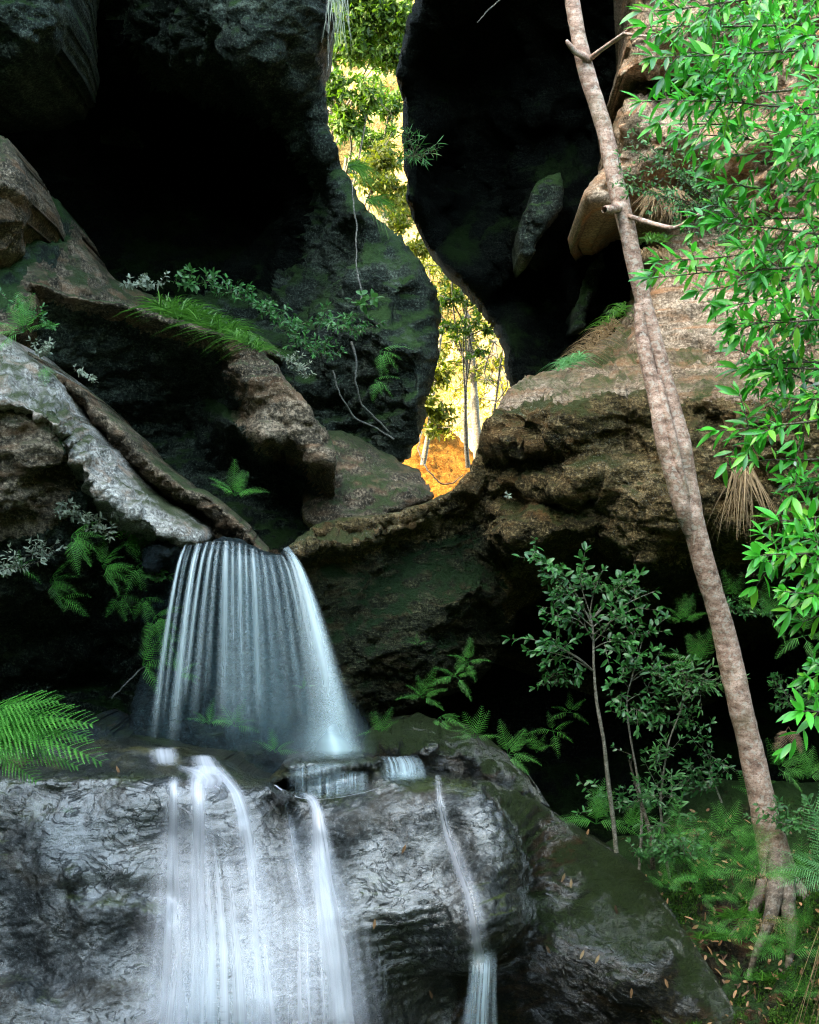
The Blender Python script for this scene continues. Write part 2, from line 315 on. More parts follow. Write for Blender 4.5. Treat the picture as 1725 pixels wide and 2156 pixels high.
rock('gap_slab', [(640,930),(690,905),(720,905),(780,935),(850,978),(882,990),(900,1018),(918,1046),(905,1062),(820,1090),(740,1110),(690,1130),(640,1100),(640,940)],
     Depth([(690,870,14.4),(720,900,14.2),(800,960,14.1),(860,985,14.0),(910,1040,13.7),(700,980,13.8),(780,1020,13.4),(850,1040,13.3),(720,1080,13.2),(820,1080,13.2),(650,1000,14.2)]),
     M_mid, 'smooth brown rock slab below the bright gap', 'rock', seed=14, amp=0.08, terr=0.04, thick=1.5, rim=0.3, ridge=0.03)
# slanting bands running down to the fall
band = [(60,740),(99,774),(135,796),(175,824),(203,859),(234,877),(256,905),(279,936),(315,968),(351,994),(392,1026),(423,1039),(459,1057),(495,1092),(522,1114),(545,1145),(565,1172),(430,1200),(250,1080),(120,900),(50,820)]
rock('narrow_band_rock', band, Depth([(60,760,12.1),(120,880,12.4),(250,1040,12.7),(400,1150,12.5),(520,1180,12.2),(480,1130,12.5)],
  [[(99,778,12.15),(175,828,12.2),(234,881,12.25),(279,940,12.2),(351,998,12.2),(423,1043,12.15),(495,1096,12.0),(560,1165,11.9)],
   [(104,792,12.2),(168,842,12.25),(226,898,12.3),(272,956,12.3),(344,1012,12.25),(418,1060,12.2),(490,1112,12.1)],
   [(112,815,12.6),(165,860,12.75),(215,920,12.8),(262,985,12.85),(335,1035,12.8),(412,1082,12.7),(470,1120,12.5)]]),
     M_mid, 'narrow brown rock band slanting down behind the pale slab', 'rock', step=4, seed=16, amp=0.04, terr=0.02, thick=1.5, rim=0.04, rimw=8, ridge=0.02)
pale = [(-320,600),(0,697),(30,728),(70,757),(105,788),(130,812),(145,868),(190,918),(245,968),(262,1000),(300,1038),(340,1068),(380,1088),(418,1116),(434,1140),(415,1168),(380,1172),(320,1158),(246,1118),(190,1066),(152,1003),(122,942),(90,925),(60,915),(0,912),(-320,905)]
D_pale = Depth([(-300,640,11.0),(-300,800,10.4),(-300,950,11.0),(-300,1200,11.8),(-300,1600,12.5),(0,1000,11.9),(100,1000,12.2),(150,1080,12.5),(250,1160,12.8),(330,1210,12.9),(0,1150,12.1),(80,1200,12.5),(150,1300,13.6),(0,1350,13.2),(0,1500,14.2),(200,1400,14.6),(320,1400,14.2),(200,1550,14.4),(330,1560,14.0)],
 [[(-100,680,11.6),(0,710,11.8),(70,768,11.8),(110,800,11.9),(135,860,11.8),(190,930,11.75),(250,980,11.8),(300,1050,11.75),(370,1095,11.65),(425,1130,11.6)],
  [(-100,760,11.3),(0,770,11.35),(60,810,11.35),(110,860,11.3),(150,930,11.35),(200,985,11.4),(270,1050,11.45),(350,1100,11.5)],
  [(-100,840,10.85),(0,862,10.9),(60,868,10.95),(130,900,11.0),(160,965,11.1),(200,1030,11.2),(260,1082,11.3),(330,1118,11.35),(400,1145,11.45)],
  [(-100,880,11.5),(0,890,11.7),(60,897,11.8),(122,925,11.8),(150,985,12.0),(188,1050,12.1),(246,1104,12.2),(320,1145,12.3),(380,1165,12.2)]])
rock('pale_slab', pale, D_pale, M_pale, 'pale streaked rock slab sweeping down from the left edge to the top of the fall', 'rock', step=4.5, seed=18, amp=0.05, terr=0.03, thick=3, rim=0.05, rimw=9, ridge=0.02)

rock('fern_wall_rock', [(-320,840),(100,850),(200,980),(300,1060),(440,1130),(420,1200),(370,1300),(360,1640),(-320,1700)],
     Depth([(-300,900,11.6),(-300,1200,12.0),(-300,1600,13),(-50,930,11.05),(0,930,11.05),(60,945,11.1),(110,985,11.4),(0,1050,11.1),(80,1080,11.4),(160,1100,12.0),(150,1180,12.2),(250,1160,12.9),(330,1200,12.9),(430,1180,12.6),(0,1250,12.4),(100,1300,13.2),(230,1250,13.1),(330,1320,13.2),(0,1400,14),(200,1420,14.8),(330,1450,14.2),(0,1540,14.4),(200,1560,14.2),(340,1560,13.6),(200,1640,13)]),
     M_over, 'dark mossy rock wall hung with ferns left of the waterfall', 'rock', step=5, seed=19, amp=0.16, thick=2, rim=0.2, ridge=0.06, fine=0.04)

second_mat(ROCKS['ledge_rock'], M_over, [(60,625),(150,650),(260,672),(330,705),(400,725),(462,745),(470,800),(505,850),(480,870),(540,945),(570,965),(640,985),(690,1060),(720,1200),(60,1000)], 5, 5)  # mossy rock in the hollow, its darker tone also painting in shade
second_mat(ROCKS['overhanging_cliff'], M_shade, [(130,60),(240,50),(330,190),(480,230),(600,290),(640,400),(640,560),(560,600),(100,620),(-100,300)], 22, 1.2)  # shade of the cliff hollow painted as a near-black patch
second_mat(ROCKS['fern_wall_rock'], M_mid, [(-400,850),(120,850),(150,980),(140,1080),(60,1120),(-400,1180)], 16, 2)
# ------------------------------------------------------------------ lip and wall behind the waterfall
lip = [(300,1150),(345,1140),(380,1138),(420,1140),(480,1137),(520,1146),(548,1160),(575,1169),(592,1168),(604,1154),(618,1152),(640,1200),(672,1300),(712,1440),(760,1540),(830,1640),(250,1640),(300,1400)]
D_lip = Depth([(350,1143,11.55),(480,1142,11.5),(575,1172,11.5),(610,1160,11.45),(350,1165,11.5),(480,1165,11.45),(600,1180,11.5),(360,1200,12.0),(480,1200,12.0),(600,1210,12.0),(700,1260,12.1),(400,1280,12.3),(520,1300,12.35),(650,1320,12.2),(400,1420,12.3),(540,1420,12.3),(680,1420,12.2),(780,1450,12.1),
  (380,1500,12.0),(540,1500,12.0),(700,1510,11.8),(330,1560,11.6),(450,1570,11.4),(560,1590,11.3),(700,1590,11.1),(800,1600,11.2),(300,1640,11.3),(560,1640,11.0),(820,1640,11.0),(280,1400,12.7)])
rock('waterfall_rock', lip, D_lip, M_lip, 'blue black wet rock wall behind the upper waterfall', 'rock', step=4, seed=20, amp=0.08, terr=0.06, thick=2, rim=0.12, rimw=14, ridge=0.05, strata=4)

# ------------------------------------------------------------------ big right-hand boulder
big = [(606,1160),(618,1149),(640,1130),(660,1112),(700,1099),(780,1091),(850,1076),(900,1058),(940,1040),(962,1022),(985,1000),(1010,960),(1022,920),(1035,885),(1052,850),(1080,820),(1112,796),(1135,784),(1165,780),(1200,757),(1240,732),(1290,700),(1340,650),(1500,640),(2300,600),(2300,1300),(1650,1270),(1500,1240),(1400,1245),(1300,1250),(1210,1235),(1140,1250),(1090,1290),(1070,1350),(1020,1420),(960,1460),(900,1480),(820,1520),(760,1540),(735,1500),(690,1400),(650,1280)]
D_big = Depth([(1112,800,13.0),(1200,765,13.5),(1300,700,13.9),(1500,680,13.0),(1700,680,12),(2300,640,10),(1300,790,12.4),(1500,770,12.0),(1700,770,11.5),(1180,810,12.2),(2300,1000,9.4),(2300,1400,9.8),
  (1100,930,11.55),(1250,950,11.15),(1400,960,11.0),(1600,960,10.7),(1130,890,11.5),(1300,890,11.15),(1500,890,10.95),(1320,880,11.3),(1320,940,11.35),
  (1100,1000,11.8),(1200,1000,11.25),(1350,1030,11.0),(1500,1040,10.9),(1620,1000,10.7),(1160,1060,11.95),(1240,1050,11.75),(1090,1050,12.0),
  (1240,1150,12.2),(1150,1160,12.3),(1350,1100,11.15),(1345,1165,11.4),(1300,1160,11.8),(1450,1100,11.1),(1550,1100,10.9),(1650,1090,10.8),(1600,1160,11.6),(1450,1170,11.9),(1350,1200,12.2),
  (690,1200,12),(760,1190,12.3),(830,1170,12.5),(900,1140,12.6),(1000,1120,12.8),(1030,1040,12.5),(980,1060,12.5),(1050,970,12.2),(1060,1180,13),
  (800,1250,12.4),(950,1200,12.5),(1020,1220,12.5),(720,1330,12.2),(800,1320,12.2),(880,1310,12.2),(950,1270,12.2),(1010,1240,12.3),(730,1400,12.25),(850,1390,12.3),(920,1400,12.5),(900,1440,12.8),(980,1340,12.9),
  (1060,1350,13.6),(800,1500,13),(740,1520,12.4),(1000,1500,14),(1100,1250,13.3),(1150,1250,13.4),(1200,1340,13.8),(1300,1260,13.0),(1400,1280,13.2),(1500,1300,13.2),(1700,1300,12.6),
  (1200,1500,14.6),(1400,1500,14.6),(1600,1500,14),(1100,1650,14.2),(1400,1700,13.6),(1700,1700,13.2),(1000,1800,13.5),(1400,1900,13),(2300,1900,11)],
 [[(612,1158,11.45),(660,1118,11.7),(700,1106,11.9),(780,1097,12.0),(850,1082,12.05),(940,1046,12.1),(985,1006,12.1),(1015,960,12.2)],
  [(665,1132,11.9),(720,1124,12.1),(800,1112,12.2),(860,1098,12.25),(930,1066,12.3)],
  [(612,1162,11.4),(650,1150,11.35),(700,1142,11.5),(760,1140,11.7),(800,1120,11.95),(860,1108,12.1),(930,1078,12.2)],
  [(640,1180,11.75),(700,1165,11.9),(770,1158,12.0),(820,1140,12.3),(900,1110,12.4)],
  [(1040,890,12.0),(1070,868,11.8),(1130,847,11.55),(1212,836,11.4),(1350,836,11.15),(1400,850,11.1),(1482,825,10.95),(1570,831,10.85),(1700,830,10.6)],
  [(1020,930,12.0),(1060,932,11.7),(1100,935,11.5),(1165,946,11.4),(1200,960,11.3)],
  [(1024,948,12.2),(1062,952,12.1),(1105,955,11.95),(1160,964,11.75)],
  [(1060,1000,12.0),(1120,1030,11.5),(1150,1036,11.3),(1200,1030,11.2),(1270,1018,11.15),(1300,1030,11.1)],
  [(1058,1090,11.75),(1100,1075,11.65),(1200,1083,11.5),(1265,1070,11.5),(1262,1100,11.4),(1200,1118,11.4),(1120,1118,11.5),(1085,1145,11.6),(1060,1120,11.7)],
  [(1100,1165,12.0),(1180,1145,11.95),(1260,1128,11.8)],
  [(1240,1135,11.6),(1300,1125,11.3),(1350,1180,11.3),(1385,1150,11.2),(1420,1110,11.0)]])
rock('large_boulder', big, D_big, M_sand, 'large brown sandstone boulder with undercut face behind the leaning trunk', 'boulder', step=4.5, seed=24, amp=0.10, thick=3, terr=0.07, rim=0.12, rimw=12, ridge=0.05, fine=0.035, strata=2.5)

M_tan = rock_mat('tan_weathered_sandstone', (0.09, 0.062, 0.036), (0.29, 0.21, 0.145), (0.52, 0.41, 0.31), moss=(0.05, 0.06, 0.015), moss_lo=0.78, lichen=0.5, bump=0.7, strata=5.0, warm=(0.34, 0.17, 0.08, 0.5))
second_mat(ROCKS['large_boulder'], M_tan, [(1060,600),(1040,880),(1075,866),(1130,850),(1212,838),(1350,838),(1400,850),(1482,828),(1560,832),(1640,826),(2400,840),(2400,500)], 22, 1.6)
M_bowl = rock_mat('green_mossy_bowl', (0.012, 0.016, 0.006), (0.055, 0.062, 0.028), (0.20, 0.19, 0.10), moss=(0.014, 0.042, 0.008), moss_lo=0.55, bdist=0.2, bump=1.0, warm=(0.14, 0.08, 0.03, 0.4), strata=4.0)
second_mat(ROCKS['large_boulder'], M_bowl, [(600,1175),(700,1180),(800,1160),(900,1130),(1000,1100),(1040,1130),(1060,1300),(1300,1180),(1450,1180),(1700,1200),(1700,1500),(600,1700)], 10, 3)
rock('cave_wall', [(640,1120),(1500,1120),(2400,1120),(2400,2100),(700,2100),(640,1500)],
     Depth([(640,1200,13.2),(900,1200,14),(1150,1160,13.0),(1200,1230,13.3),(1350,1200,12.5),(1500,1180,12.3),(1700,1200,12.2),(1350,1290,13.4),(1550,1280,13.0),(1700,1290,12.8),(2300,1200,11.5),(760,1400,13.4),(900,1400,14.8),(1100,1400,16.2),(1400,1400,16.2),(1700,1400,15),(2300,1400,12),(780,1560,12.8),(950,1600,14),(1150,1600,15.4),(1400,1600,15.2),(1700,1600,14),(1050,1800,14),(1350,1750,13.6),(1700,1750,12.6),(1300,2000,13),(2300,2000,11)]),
     M_shade, 'shade-blackened cave wall under the large boulder, behind the saplings', 'rock', step=7, seed=26, amp=0.2, thick=2, rim=0.2, ridge=0.06, terr=0.06)  # deep shade under the boulder is put into this wall's colour
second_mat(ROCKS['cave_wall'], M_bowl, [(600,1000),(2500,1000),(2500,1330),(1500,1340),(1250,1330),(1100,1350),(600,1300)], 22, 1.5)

# ------------------------------------------------------------------ dark tower right of the gap
tower = [(1000,-900),(900,-500),(878,-60),(874,0),(859,42),(843,104),(835,156),(843,182),(857,208),(855,250),(851,291),(852,364),(856,416),(869,458),(890,504),(916,541),(937,562),(963,582),(989,608),(1010,640),(1030,671),(1051,697),(1064,723),(1072,744),(1072,785),(1086,815),(1110,860),(1500,900),(1900,600),(1900,-900)]
D_tower = Depth([(900,-800,12.4),(1300,-800,12),(1900,-800,11.6),(900,-300,13.8),(1300,-300,13.2),(1900,-300,12.4),(880,0,15.3),(950,-40,14.4),(930,60,15.6),(1000,20,15.9),(860,90,15.6),(845,160,15.8),(900,160,16.8),(1000,150,17.2),(1100,100,16.2),(1200,100,16),(1300,100,15.6),
  (860,300,16),(950,350,17.8),(1080,300,17.2),(1120,250,16.3),(1200,300,16.8),(1300,300,16.2),(1140,440,15.5),(1165,400,15.3),(1180,440,15.2),(1120,510,15.6),(1200,420,15.9),(1128,235,16.2),(1240,620,16.1),(860,420,16),(950,480,17.8),(1080,450,17.3),(1200,500,17),(1300,500,16),(960,580,16.4),(1060,640,17.6),(1150,600,17.5),(1250,650,16.6),(1065,740,16.4),(1150,750,17.2),(1250,760,16),(1100,840,16.5),(1400,850,15),(1800,500,14)])
rock('dark_tower_rock', tower, D_tower, M_shade, 'towering black rock face right of the bright gap', 'cliff', step=7, seed=28, amp=0.20, thick=3, rim=0.5, rimw=40, ridge=0.08, ragged=4, strata=1.0)
def flake(pts, d, lab, seed, mat=M_mid, dd=0.25):
    pts = np.array(pts, float); cx, cy = pts.mean(0); x1 = pts[:, 0].max(); y0, y1 = pts[:, 1].min(), pts[:, 1].max()
    rock('rock_flake', pts, Depth([(cx, y0, d + dd), (cx, cy, d), (x1, cy, d + 0.1), (cx, y1, d + dd), (pts[:, 0].min(), cy, d + dd)]), mat, lab, 'rock', step=3.5, seed=seed, amp=0.07, thick=1.8, rim=0.06, rimw=8, ragged=4, ridge=0.04, terr=0.05)
flake([(1182,362),(1150,376),(1126,398),(1117,428),(1106,452),(1096,490),(1098,532),(1106,550),(1124,528),(1132,505),(1152,476),(1172,452),(1182,445)], 15.1, 'grey pointed rock shelf catching light on the black wall', 31, M_over)
flake([(1268,528),(1245,556),(1223,600),(1208,655),(1206,695),(1226,690),(1242,640),(1262,600),(1276,560)], 15.9, 'narrow sloping shelf low on the black wall beside the trunk', 33, M_over, .1)

# ------------------------------------------------------------------ warm cliff, upper right
right = [(1420,-600),(1347,-300),(1348,12),(1335,50),(1324,80),(1329,116),(1312,145),(1299,166),(1325,160),(1345,170),(1335,190),(1320,202),(1305,240),(1298,270),(1294,310),(1297,345),(1270,360),(1243,388),(1231,420),(1229,460),(1247,430),(1285,440),(1330,452),(1400,462),(1399,508),(1388,560),(1372,620),(1340,680),(1320,740),(1400,880),(2400,880),(2400,-600)]
D_right = Depth([(1347,-300,12.2),(2400,-300,9),(1360,0,12.8),(1500,0,12.2),(1700,0,11.6),(2400,400,9.5),(1345,100,12.7),(1310,160,12.6),(1370,140,12.6),(1450,100,12.4),(1370,185,14.2),(1450,190,13.8),(1520,200,12.8),(1310,260,12.9),(1360,230,12.7),(1430,260,12.3),(1310,330,12.9),(1400,350,12.6),(1480,330,12.3),(1600,300,12),(1700,400,11.6),
  (1240,420,13.0),(1270,390,12.9),(1290,425,13.0),(1330,470,14.4),(1400,440,14.2),(1450,400,13.4),(1405,480,13.6),(1500,480,13.0),(1600,480,12.3),(1400,560,13.3),(1500,560,12.8),(1650,560,12.0),(1380,640,12.9),(1500,650,12.5),(1650,640,11.8),(1600,620,12.1),(1400,760,12.3),(1600,760,11.8),(1400,870,12.6),(2400,800,10)])
rock('warm_cliff', right, D_right, M_pink, 'warm pinkish sandstone cliff rising behind the leafy tree at upper right', 'cliff', step=5, seed=36, amp=0.12, thick=4, terr=0.08, rim=0.35, rimw=24, ridge=0.05, strata=4)

# ------------------------------------------------------------------ stepped wet rock in front
M_wet = rock_mat('glossy_wet_rock', (0.005, 0.007, 0.007), (0.022, 0.026, 0.027), (0.09, 0.092, 0.092), rough=0.5, wet=1.0, bump=0.7, wscale=26, wdist=0.019, crough=0.13, bdist=0.05, moss=(0.03, 0.04, 0.008), moss_lo=0.78, coat_ior=2.8, warm=(0.12, 0.08, 0.04, 0.2), strata=1.8)
low = [(-320,1570),(0,1561),(60,1556),(110,1551),(200,1558),(300,1572),(340,1580),(380,1588),(430,1590),(485,1602),(520,1625),(560,1640),(600,1622),(680,1602),(770,1590),(830,1606),(880,1626),(930,1634),(990,1640),(1030,1643),(1090,1663),(1150,1698),(1200,1742),(1280,1788),(1350,1836),(1400,1896),(1440,1956),(1500,2046),(1560,2150),(1640,2300),(1700,2500),(-320,2500)]
D_low = Depth([(-300,1600,10.8),(-300,1700,10),(-300,2100,9),(-300,2480,8.3),(0,2480,8.3),(400,2480,8.3),(800,2480,8.3),(1200,2480,8.6),(1690,2480,8.3),
  (0,1750,9.8),(100,1760,9.65),(200,1750,9.7),(350,1750,9.75),(550,1750,9.6),(700,1750,9.6),(800,1760,9.65),(950,1750,9.6),(30,1850,9.55),(150,1850,9.35),(260,1840,9.4),(350,1850,9.5),(450,1850,9.4),(600,1850,9.35),(750,1850,9.4),(850,1850,9.4),(950,1840,9.35),
  (100,1960,9.35),(280,1960,9.3),(450,1950,9.1),(600,1950,9.1),(750,1950,9.15),(850,1940,9.15),(940,1950,9.1),(50,2080,9.0),(200,2060,9.05),(340,2060,9.1),(450,2050,8.85),(600,2050,8.85),(700,2050,8.9),(50,2156,8.75),(250,2156,8.8),(450,2156,8.6),(600,2156,8.6),(750,2156,8.8),
  (780,2000,9.3),(860,1985,9.4),(840,2060,9.55),(930,2060,9.8),(960,2090,10),(780,2120,9.2),(900,2156,9.9),(1000,2156,10.2),(1100,2120,10.2),
  (1200,1850,9.95),(1300,1900,9.75),(1300,2000,9.35),(1200,2000,9.6),(1150,2050,9.9),(1300,2080,9.3),(1400,2000,9.2),(1450,2100,8.95),(1200,2156,10.1),(1350,2156,9.4),(1450,2200,8.9),(1550,2250,8.6),(1250,2250,9.9)],
 [[(-200,1566,11),(0,1564,11),(110,1555,11),(200,1562,10.9),(300,1576,10.75),(400,1592,10.7),(480,1606,10.65),(560,1643,10.6),(680,1605,10.5),(770,1594,10.6),(900,1630,10.5),(1030,1645,10.4),(1090,1667,10.35),(1200,1746,10.4),(1350,1840,10.2),(1450,1972,9.6),(1560,2155,8.8)],
  [(-200,1578,10.75),(0,1576,10.7),(120,1574,10.65),(220,1586,10.6),(300,1606,10.5),(370,1616,10.5)],
  [(-200,1590,10.65),(0,1588,10.6),(120,1590,10.55),(200,1598,10.5),(300,1618,10.4),(380,1628,10.35),(440,1625,10.3)],
  [(-200,1632,10.1),(0,1640,10.05),(100,1645,9.95),(200,1640,10),(350,1636,10),(400,1645,10),(460,1652,9.9),(520,1662,9.9),(600,1668,9.9)],
  [(80,1664,9.95),(150,1668,9.95),(200,1662,9.95),(260,1650,9.9),(350,1652,9.85)],
  [(560,1655,10.0),(590,1640,10.05),(700,1618,10.1),(800,1604,10.15)],
  [(575,1668,10.15),(620,1664,10.25),(680,1660,10.3),(740,1640,10.35),(770,1625,10.35)],
  [(575,1680,9.95),(620,1692,9.9),(670,1696,9.88),(730,1684,9.9),(790,1668,9.95),(830,1650,10)],
  [(830,1650,10.1),(900,1645,10.1),(980,1645,10.1),(1020,1655,10.1)],
  [(150,1790,9.6),(180,1775,9.65),(250,1800,9.6)],[(150,1880,9.5),(200,1872,9.5),(280,1880,9.5),(330,1905,9.5),(390,1920,9.4)],
  [(150,1895,9.35),(210,1905,9.3),(290,1910,9.28),(340,1925,9.25)],
  [(0,2060,9.2),(40,2050,9.25),(90,2070,9.2)],[(0,2080,8.95),(50,2075,8.95),(90,2100,8.95)],
  [(1000,1645,9.95),(1035,1690,9.8),(1065,1730,9.7),(1082,1780,9.6),(1088,1810,9.55),(1088,1835,9.5),(1080,1870,9.45),(1090,1915,9.3),(1086,1950,9.2),(1060,1985,9.15),(1035,2005,9.15),(990,2035,9.15)],
  [(1030,1650,10.2),(1062,1690,10.1),(1095,1730,10.05),(1110,1780,10.0),(1116,1830,9.95),(1106,1880,9.95),(1118,1920,9.9),(1114,1960,9.9),(1090,2000,9.9),(1045,2030,9.9),(990,2065,9.9)]])
_D0 = D_low
def D_low(x, y): return _D0(x, y) + 0.45 * np.clip((np.atleast_1d(np.asarray(y, float)) - 1650) / 506, 0, 1.7)
LOW = rock('stepped_wet_rock', low, D_low, M_wet, 'broad stepped black rock, glossy with running water, across the foreground', 'rock', step=3.0, seed=40, amp=0.020, thick=2, rim=0.10, rimw=10, ridge=0.008, fine=0.010, terr=0.022, terrk=3.4, freq=1.8, strata=1.8, ragged=2)
second_mat(LOW, M_dslope, [(1006,1600),(1010,1648),(1046,1690),(1075,1730),(1093,1780),(1099,1830),(1090,1870),(1100,1915),(1096,1950),(1070,1988),(1045,2008),(1000,2045),(940,2050),(960,2090),(930,2300),(900,2600),(2400,2600),(2400,1600)], 6, 5)

M_ledge = rock_mat('dark_slick_ledge', (0.004, 0.006, 0.006), (0.014, 0.018, 0.015), (0.05, 0.05, 0.035), rough=0.5, wet=0.9, bump=0.5, coat_ior=1.5, wscale=26, wdist=0.02, crough=0.07, warm=(0.08, 0.07, 0.02, 0.6), moss=(0.02, 0.03, 0.01), moss_lo=0.86)
second_mat(LOW, M_ledge, [(-400,1500),(330,1500),(620,1590),(800,1560),(1000,1600),(1000,1640),(900,1634),(800,1640),(690,1668),(590,1660),(520,1652),(420,1640),(340,1630),(200,1634),(0,1640),(-400,1640)], 3, 6)

rock('crest_rock', [(762,1596),(764,1560),(772,1551),(799,1547),(833,1541),(858,1535),(884,1546),(943,1554),(986,1556),(1028,1571),(1062,1597),(1092,1622),(1113,1643),(1134,1665),(1158,1700),(1130,1695),(1070,1668),(1028,1655),(965,1650),(900,1640),(860,1612),(815,1600)],
     Depth([(770,1575,10.8),(800,1552,11.1),(858,1541,11.2),(950,1560,11.1),(1030,1576,11),(1100,1632,10.9),(1150,1690,10.6),(830,1570,10.6),(900,1575,10.55),(980,1590,10.4),(1050,1625,10.3),(1100,1660,10.4),(800,1595,10.7),(880,1610,10.9),(940,1620,10.9),(990,1630,10.8),(1060,1655,10.6)]),
     M_dslope, 'low black glistening rock perched on the crest right of the splash', 'rock', step=3.2, seed=44, amp=0.05, thick=1.2, rim=0.15, rimw=12, ridge=0.04, fine=0.02)
rock('splash_rock', [(592,1612),(600,1600),(625,1592),(660,1586),(700,1578),(745,1572),(765,1580),(770,1592),(720,1604),(660,1612),(610,1618)],
     Depth([(600,1606,10.7),(680,1590,10.85),(760,1580,10.9),(640,1606,10.5),(720,1600,10.55)]), M_wet, 'small pale wet rock where the right stream lands', 'rock', step=3, seed=45, amp=0.03, thick=0.6, rim=0.1, rimw=8)
rock('puddle_rock', [(105,1552),(130,1540),(160,1530),(172,1520),(190,1516),(205,1524),(222,1528),(240,1545),(270,1556),(310,1572),(250,1575),(160,1565)],
     Depth([(130,1545,11.3),(180,1522,11.5),(230,1540,11.4),(290,1565,11.1),(180,1555,11.0)]), M_lip, 'small dark shelf rock behind the ledge, beside the large fern', 'rock', step=3, seed=46, amp=0.04, thick=0.8, rim=0.1, rimw=8)

# ------------------------------------------------------------------ beyond the gap
rock('orange_rock', [(700,1150),(780,1010),(845,975),(862,925),(880,886),(905,876),(935,890),(965,920),(990,950),(1015,978),(1070,1000),(1070,1150)],
     Depth([(700,1150,26),(860,960,26.7),(900,890,28.2),(960,935,28.6),(1040,1000,27.5),(920,1000,26.0),(950,1050,25),(860,1040,25.6),(1000,1100,24.4)]), M_orange, 'sunlit orange sandstone rock at the foot of the bright gap', 'rock', step=4, seed=50, amp=0.08, thick=2, rim=0.2, ridge=0.03, terr=0.06)
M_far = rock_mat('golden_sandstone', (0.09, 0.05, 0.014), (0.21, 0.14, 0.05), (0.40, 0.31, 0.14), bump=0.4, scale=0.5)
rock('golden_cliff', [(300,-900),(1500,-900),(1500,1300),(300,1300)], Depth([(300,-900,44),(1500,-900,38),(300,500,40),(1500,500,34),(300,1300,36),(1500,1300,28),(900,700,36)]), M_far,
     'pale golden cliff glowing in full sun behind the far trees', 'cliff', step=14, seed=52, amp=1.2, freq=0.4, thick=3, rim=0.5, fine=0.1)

# ------------------------------------------------------------------ ground, and unseen gorge walls added around the camera to block light
M_soil = rock_mat('forest_floor', (0.015, 0.014, 0.008), (0.04, 0.034, 0.02), (0.09, 0.07, 0.045), moss=(0.025, 0.045, 0.010), moss_lo=0.5, bump=1.0)
def grid_sheet(fn, nu, nv, name, mat, kind='structure'):
    u, v_ = np.meshgrid(np.linspace(0, 1, nu), np.linspace(0, 1, nv)); p = fn(u.ravel(), v_.ravel())
    I = np.arange(nu * nv).reshape(nv, nu); f = np.stack([I[:-1, :-1], I[:-1, 1:], I[1:, 1:], I[1:, :-1]], -1).reshape(-1, 4)
    o = link(name, mesh_from(name, p, f, mat)); o['kind'] = kind; return o
def ground_fn(u, v_):
    x = -60 + 120 * u; y = -50 + 130 * v_
    z = -4.6 + 0.25 * fbm(np.stack([x * .3, y * .3, 0 * x], -1), 4, 5) + np.clip(y - 15, 0, 60) * 0.10
    return np.stack([x, y, z], -1)
grid_sheet(ground_fn, 120, 130, 'ground', M_soil)
def wall_fn(u, v_):
    # unseen U-shaped wall, shaped to block sun and low sky: left, behind camera, right
    k = np.array([(-7.2, 18.5, 21), (-8, 10, 22), (-9.5, 0, 21), (-11, -9, 18), (-6, -17, 12), (0, -19, 10), (7, -17, 11), (12, -8, 13), (10.5, 2, 15), (9, 10, 14), (8.2, 19, 17)], float)
    t = u * (len(k) - 1); X = np.interp(t, np.arange(len(k)), k[:, 0]); Y = np.interp(t, np.arange(len(k)), k[:, 1]); H = np.interp(t, np.arange(len(k)), k[:, 2])
    z = -5 + (H + 5) * v_; out = 1 + 0.12 * v_
    n = fbm(np.stack([X * .3, Y * .3, z * .4], -1), 5, 9)
    return np.stack([X * out + n * 0.6, Y * out ** 0.3 + n * 0.5, z], -1)
grid_sheet(wall_fn, 200, 60, 'light_blocking_walls', M_over)
def surface_of(o, cell=5.0, rad=3):
    co = np.empty(len(o.data.vertices) * 3, np.float32); o.data.vertices.foreach_get('co', co); co = co.reshape(-1, 3) + np.array(o.location)
    vx = co[:, 0] / co[:, 1] * VF + 862.5; vy = 1078 - co[:, 2] / co[:, 1] * VF
    W, H = 420, 320; g = np.full((H, W), 99.0); i = ((vx + 200) / cell).astype(int); j = ((vy - 1500) / cell).astype(int)
    m = (i >= 0) & (i < W) & (j >= 0) & (j < H); np.minimum.at(g, (j[m], i[m]), co[m, 1])
    for _ in range(2):
        q = g.copy()
        for dj in (-1, 0, 1):
            for di in (-1, 0, 1): q = np.minimum(q, np.roll(np.roll(g, dj, 0), di, 1))
        g = q
    for _ in range(rad):
        q = 0
        for dj in (-1, 0, 1):
            for di in (-1, 0, 1): q = q + np.roll(np.roll(g, dj, 0), di, 1)
        g = np.minimum(q / 9, g + 0.03)
    def fn(x, y):
        fx = np.clip((x + 200) / cell, 0, W - 2); fy = np.clip((y - 1500) / cell, 0, H - 2); a = fx.astype(int); b = fy.astype(int); fx -= a; fy -= b
        return (g[b, a] * (1 - fx) + g[b, a + 1] * fx) * (1 - fy) + (g[b + 1, a] * (1 - fx) + g[b + 1, a + 1] * fx) * fy
    return fn
S_low = surface_of(LOW, rad=6)
_ye = np.arange(1560, 2300, 10.0); _xe = np.arange(330, 760, 12.0)
_env = np.array([np.sort(S_low(_xe, np.full(len(_xe), y)))[4] for y in _ye])
for _ in range(8): _env[1:-1] = (_env[:-2] + 2 * _env[1:-1] + _env[2:]) / 4
def S_env(x, y): return np.interp(y, _ye, _env) - 0.02
